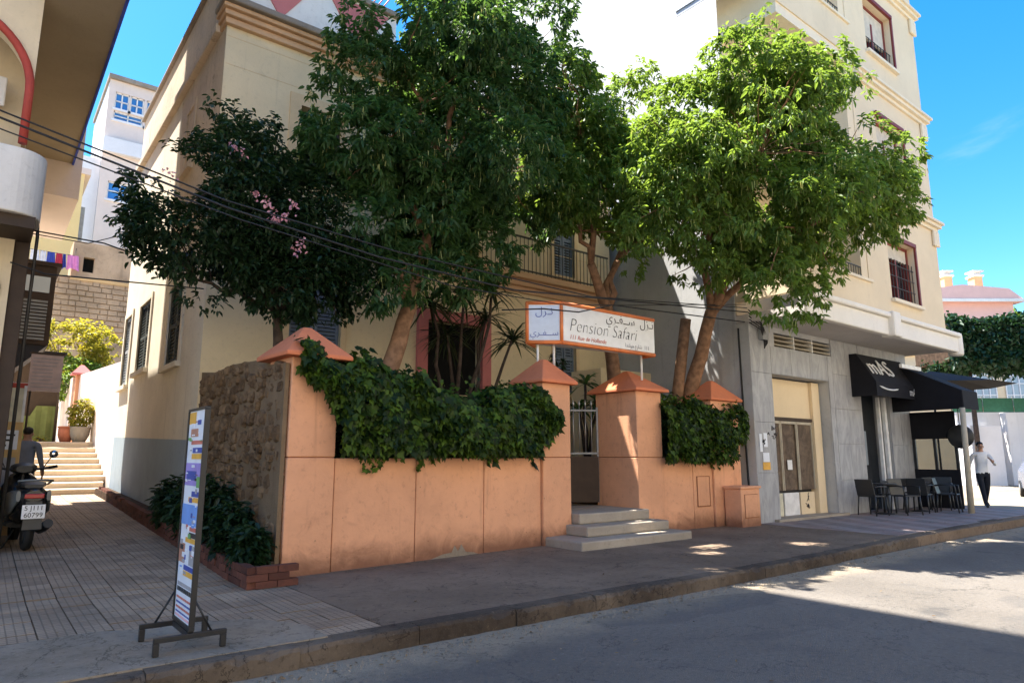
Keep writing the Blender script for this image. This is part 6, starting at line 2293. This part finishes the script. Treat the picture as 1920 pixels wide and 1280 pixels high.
def person(label, loc, rz, shirt, stride, arm, H=1.78, seated=False):
    """faces local -Y; stride: forward swing of each leg; arm: forward swing of each arm"""
    k = H / 1.78
    J = {'pelvis': ((0, 0, 0.95), (0.15, 0.11)), 'waist': ((0, 0, 1.08), (0.14, 0.10)), 'chest': ((0, 0.0, 1.30), (0.175, 0.115)), 'collar': ((0, 0.01, 1.45), (0.10, 0.08)),
         'neck': ((0, 0.0, 1.53), 0.055), 'head': ((0, -0.02, 1.64), (0.078, 0.098)), 'crown': ((0, -0.01, 1.735), (0.06, 0.075))}
    Bn = [('pelvis', 'waist'), ('waist', 'chest'), ('chest', 'collar'), ('collar', 'neck'), ('neck', 'head'), ('head', 'crown')]
    for s, n_ in ((-1, 'L'), (1, 'R')):
        f = stride[0 if s < 0 else 1]
        g = arm[0 if s < 0 else 1]
        J['hip' + n_] = ((s * 0.095, 0, 0.88), (0.095, 0.10))
        J['knee' + n_] = ((s * 0.10, -0.30 * f - 0.02, 0.50), (0.068, 0.072))
        J['ank' + n_] = ((s * 0.10, -0.62 * f + (0.06 if f < 0 else 0), 0.10 + (0.05 if f < 0 else 0)), (0.048, 0.052))
        J['toe' + n_] = ((s * 0.11, -0.62 * f - 0.15 + (0.05 if f < 0 else 0), 0.045), (0.045, 0.032))
        Bn += [('pelvis', 'hip' + n_), ('hip' + n_, 'knee' + n_), ('knee' + n_, 'ank' + n_), ('ank' + n_, 'toe' + n_)]
        J['sh' + n_] = ((s * 0.195, 0.01, 1.42), (0.066, 0.066))
        J['el' + n_] = ((s * 0.255, -0.17 * g + 0.04, 1.15), (0.048, 0.050))
        if g > 1.2:
            J['wr' + n_] = ((s * 0.16, -0.34, 1.22), 0.033)
            J['hd' + n_] = ((s * 0.10, -0.36, 1.28), (0.034, 0.026))
        else:
            J['wr' + n_] = ((s * 0.28, -0.34 * g - 0.02, 0.92), 0.033)
            J['hd' + n_] = ((s * 0.28, -0.38 * g - 0.03, 0.84), (0.034, 0.026))
        Bn += [('collar', 'sh' + n_), ('sh' + n_, 'el' + n_), ('el' + n_, 'wr' + n_), ('wr' + n_, 'hd' + n_)]
        for q, (dx, L) in enumerate(((-0.022, 0.075), (-0.008, 0.085), (0.008, 0.08), (0.022, 0.065))):
            h = Vector(J['hd' + n_][0])
            d = (h - Vector(J['wr' + n_][0])).normalized()
            J[f'fg{n_}{q}'] = (tuple(h + d * 0.03 + Vector((0, dx, 0))), 0.010)
            J[f'ft{n_}{q}'] = (tuple(h + d * (0.03 + L) + Vector((-s * 0.015, dx * 1.2, 0))), 0.008)
            Bn += [('hd' + n_, f'fg{n_}{q}'), (f'fg{n_}{q}', f'ft{n_}{q}')]
        J['th' + n_] = (tuple(Vector(J['hd' + n_][0]) + Vector((-s * 0.03, -0.035, -0.02))), 0.010)
        Bn += [('wr' + n_, 'th' + n_)]
    J = {a: (tuple(c * k for c in b[0]), b[1]) for a, b in J.items()}

    def cls(c):
        z = c.z / k
        if z > 1.50 and abs(c.x) < 0.12:
            return 0
        if z < 0.09:
            return 3
        hands = [Vector(J['wr' + n_][0]) for n_ in 'LR']
        for n_ in 'LR':
            wr, hd = Vector(J['wr' + n_][0]), Vector(J['hd' + n_][0])
            if (c - hd).length < 0.13 and (c - wr).dot(hd - wr) > 0:
                return 0
        if z < 0.93 and abs(c.x) < 0.225:
            return 2
        return 1
    b = skin_body('person', J, Bn, 'pelvis', ['skin', shirt, 'trousers', 'shoe'], cls, label, loc, rz)
    m = MB()
    m.ball((0, 0.012 * k, 1.70 * k), (0.088 * k, 0.105 * k, 0.085 * k), 14, 9)
    # keep only the part of the cap above the forehead and at the back
    keep = []
    for f in m.f:
        c = sum((Vector(m.v[i]) for i in f), Vector()) / len(f)
        if c.z > 1.70 * k or c.y > 0.03 * k:
            keep.append(f)
    m.f = keep
    m.s = [True] * len(keep)
    m.build('hair', 'hair', b, local=True)
    MB().ball((0, -0.118 * k, 1.635 * k), (0.014, 0.020, 0.022), 8, 6).build('nose', 'skin', b, local=True)
    for s in (-1, 1):
        MB().ball((s * 0.082 * k, -0.01, 1.64 * k), (0.012, 0.022, 0.032), 8, 6).build('ear', 'skin', b, local=True)
    for s in (-1, 1):
        MB().ball((s * 0.032 * k, -0.098 * k, 1.665 * k), (0.013, 0.008, 0.007), 8, 5).build('eye', 'hair', b, local=True)
    MB().box(-0.022, 0.022, -0.106 * k, -0.100 * k, 1.592 * k, 1.599 * k).build('mouth', 'hair', b, local=True)
    return b


person('walking person in white shirt and dark trousers beyond the cafe terrace', (22.3, 6.95, 0.12), math.radians(-52), 'shirt_white', (0.42, -0.35), (-0.5, 1.4), 1.82)
person('person in grey shirt seen from behind near the foot of the stairs', (0.74, 15.6, zal(15.6)), math.radians(160), 'shirt_grey', (0.05, -0.05), (0.3, 0.2), 1.66)

# ------------------------------------------------------------------ car at the right edge
cr = thing('parked_car', 'dark blue car parked on the far side of the side street', 'car', (31.2, 7.55, 0.0), math.radians(20))
prof = [(-2.0, 0.32), (-2.05, 0.62), (-1.95, 0.88), (-1.1, 0.98), (-0.55, 1.40), (0.75, 1.44), (1.45, 1.02), (1.98, 0.90), (2.05, 0.55), (1.98, 0.30)]
def car_shell(ps, w, inset):
    m = MB()
    n = len(ps)
    vs = [(p[0], -w + (inset if p[1] > 1.1 else 0), p[1]) for p in ps] + [(p[0], w - (inset if p[1] > 1.1 else 0), p[1]) for p in ps]
    fs = [tuple(range(n)), tuple(range(2 * n - 1, n - 1, -1))] + [(i, n + i, n + (i + 1) % n, (i + 1) % n) for i in range(n)]
    return m.add(vs, fs)
car_shell(prof, 0.84, 0.16).build('body', 'car_blue', cr, 0.06, local=True)
for s in (-1, 1):
    m = MB()
    m.add([(-0.98, s * 0.835, 1.0), (-0.5, s * 0.705, 1.34), (0.7, s * 0.70, 1.37), (1.25, s * 0.83, 1.02)], [(0, 1, 2, 3)])
    m.build('side_glass', 'pane_dark', cr, local=True)
    for x in (-1.25, 1.3):
        w = MB().lathe([(0.12, -0.1), (0.30, -0.1), (0.31, 0), (0.30, 0.1), (0.12, 0.1)], (x, s * 0.78, 0.31), 20, 'y').build('wheel', 'rubber', cr, local=True)
        MB().lathe([(0, -0.105), (0.2, -0.105), (0.2, 0.105), (0, 0.105)], (x, s * 0.78, 0.31), 16, 'y').build('rim', 'grey_metal', w, local=True)
    MB().box(-2.08, -2.0, s * 0.5 - 0.14, s * 0.5 + 0.14, 0.66, 0.78).build('headlight', 'pane_dark', cr, 0.01, local=True)

# ------------------------------------------------------------------ overhead cables
def cable(label, pts, r=0.011, sag=0.0):
    out = []
    for i in range(len(pts) - 1):
        a, b = Vector(pts[i]), Vector(pts[i + 1])
        for k in range(12):
            t = k / 12
            p = a.lerp(b, t)
            p.z -= sag * 4 * t * (1 - t)
            out.append(p)
    out.append(Vector(pts[-1]))
    o = MB().tube(out, r, 6).build('overhead_cable', 'cable')
    return tag(o, label, 'cable', 'overhead cables across the front of the house')


cable('overhead cable sagging from the white balcony across the dark flowering tree', [(-0.5, 8.9, 5.25), (2.0, 7.85, 4.34), (3.9, 7.8, 4.10), (6.2, 7.85, 4.02), (12.93, 8.1, 4.62)], 0.013)
cable('second overhead cable just above the first one at the white balcony', [(-0.5, 8.9, 5.33), (2.0, 7.95, 4.46), (4.2, 7.9, 4.26), (8.0, 7.95, 4.20), (12.93, 8.12, 4.72)], 0.010)
cable('thin lower cable looping past the top of the sign box', [(-0.5, 8.9, 5.12), (2.1, 7.7, 4.18), (5.0, 7.7, 3.86), (7.3, 8.0, 3.98), (9.0, 8.1, 4.22), (12.93, 8.14, 4.80)], 0.008)
cable('cable swooping in front of the blue grey end of the sign box', [(6.1, 8.0, 3.72), (6.9, 7.95, 3.84), (7.7, 7.98, 3.90), (8.6, 8.05, 4.16), (12.93, 8.2, 4.42)], 0.012)
cable('cable crossing the alley below the white balcony to the house corner', [(0.25, 11.2, 4.62), (1.1, 10.6, 4.44), (1.6, 10.9, 4.42), (2.78, 12.4, 4.95)], 0.010)
cable('low cable crossing the alley in front of the dark oriel', [(0.1, 11.1, 4.10), (0.5, 11.0, 3.98), (1.25, 11.0, 4.02), (2.78, 12.1, 4.35)], 0.011)
cable('rising cable from the left corner post up towards the hillside tower', [(0.3, 11.3, 4.60), (1.1, 12.8, 5.0), (2.79, 16.0, 6.6)], 0.008)
# junction box and wires at the grey corner
jb = thing('junction_box', 'tangle of cables and a small box on the grey building corner', 'cable box', (13.4, 8.1, 4.2))
MB().box(13.30, 13.52, 8.0, 8.12, 4.05, 4.34).build('box', 'shutter_grey', jb, 0.01)
for k in range(5):
    p0 = (13.35 + k * 0.04, 8.02, 4.1)
    MB().tube([(12.95, 8.1, 4.4 + 0.07 * k), (13.2, 7.98, 4.25 + 0.05 * k), p0, (13.33 + 0.03 * k, 8.0, 3.85 + 0.03 * k), (13.42, 8.02, 4.06)], 0.012, 5).build('wire', 'cable', jb)
cable('thin drop cable down the grey corner beside the last peach pier', [(12.92, 8.36, 4.3), (12.91, 8.34, 2.4), (12.90, 8.30, 0.2)], 0.02)

# ------------------------------------------------------------------ fallen leaves and grit
n = 600
x = RNG.uniform(0.5, 17, n)
g = RNG.random(n)
y = np.where(g < 0.55, 4.93 - np.abs(RNG.normal(0, 0.16, n)), np.where(g < 0.8, RNG.uniform(5.2, 7.9, n), RNG.uniform(2.5, 5, n)))
z = np.where(y < 4.99, 0.006, 0.148) + RNG.uniform(0, 0.012, n)
P = np.stack([x, y, z], 1)
D = np.stack([RNG.normal(size=n), RNG.normal(size=n), RNG.uniform(-0.05, 0.25, n)], 1)
N = np.stack([RNG.normal(0, 0.25, n), RNG.normal(0, 0.25, n), np.ones(n)], 1)
LL = RNG.uniform(0.015, 0.05, n)
o = link_world(leaf_mesh('fallen_leaves', P, D, N, LL, LL * 0.5, 'leaf_litter', droop=0.0), 'fallen_leaves', None)
tag(o, 'dry fallen leaves scattered along the kerb and pavement', 'leaves', kind='stuff')
n = 1500
vs = MB()
for i in range(n):
    px_, py_ = random.uniform(0.8, 14), 4.95 - abs(random.gauss(0, 0.14))
    r = random.uniform(0.003, 0.011)
    vs.add([(px_ - r, py_, 0), (px_, py_ - r, 0), (px_ + r, py_ + r * 0.3, 0), (px_, py_, r * 1.2)], [(0, 1, 3), (1, 2, 3), (2, 0, 3)])
tag(vs.build('gutter_grit', 'concrete_patch'), 'loose grit lying in the gutter below the kerb', 'grit', kind='stuff')
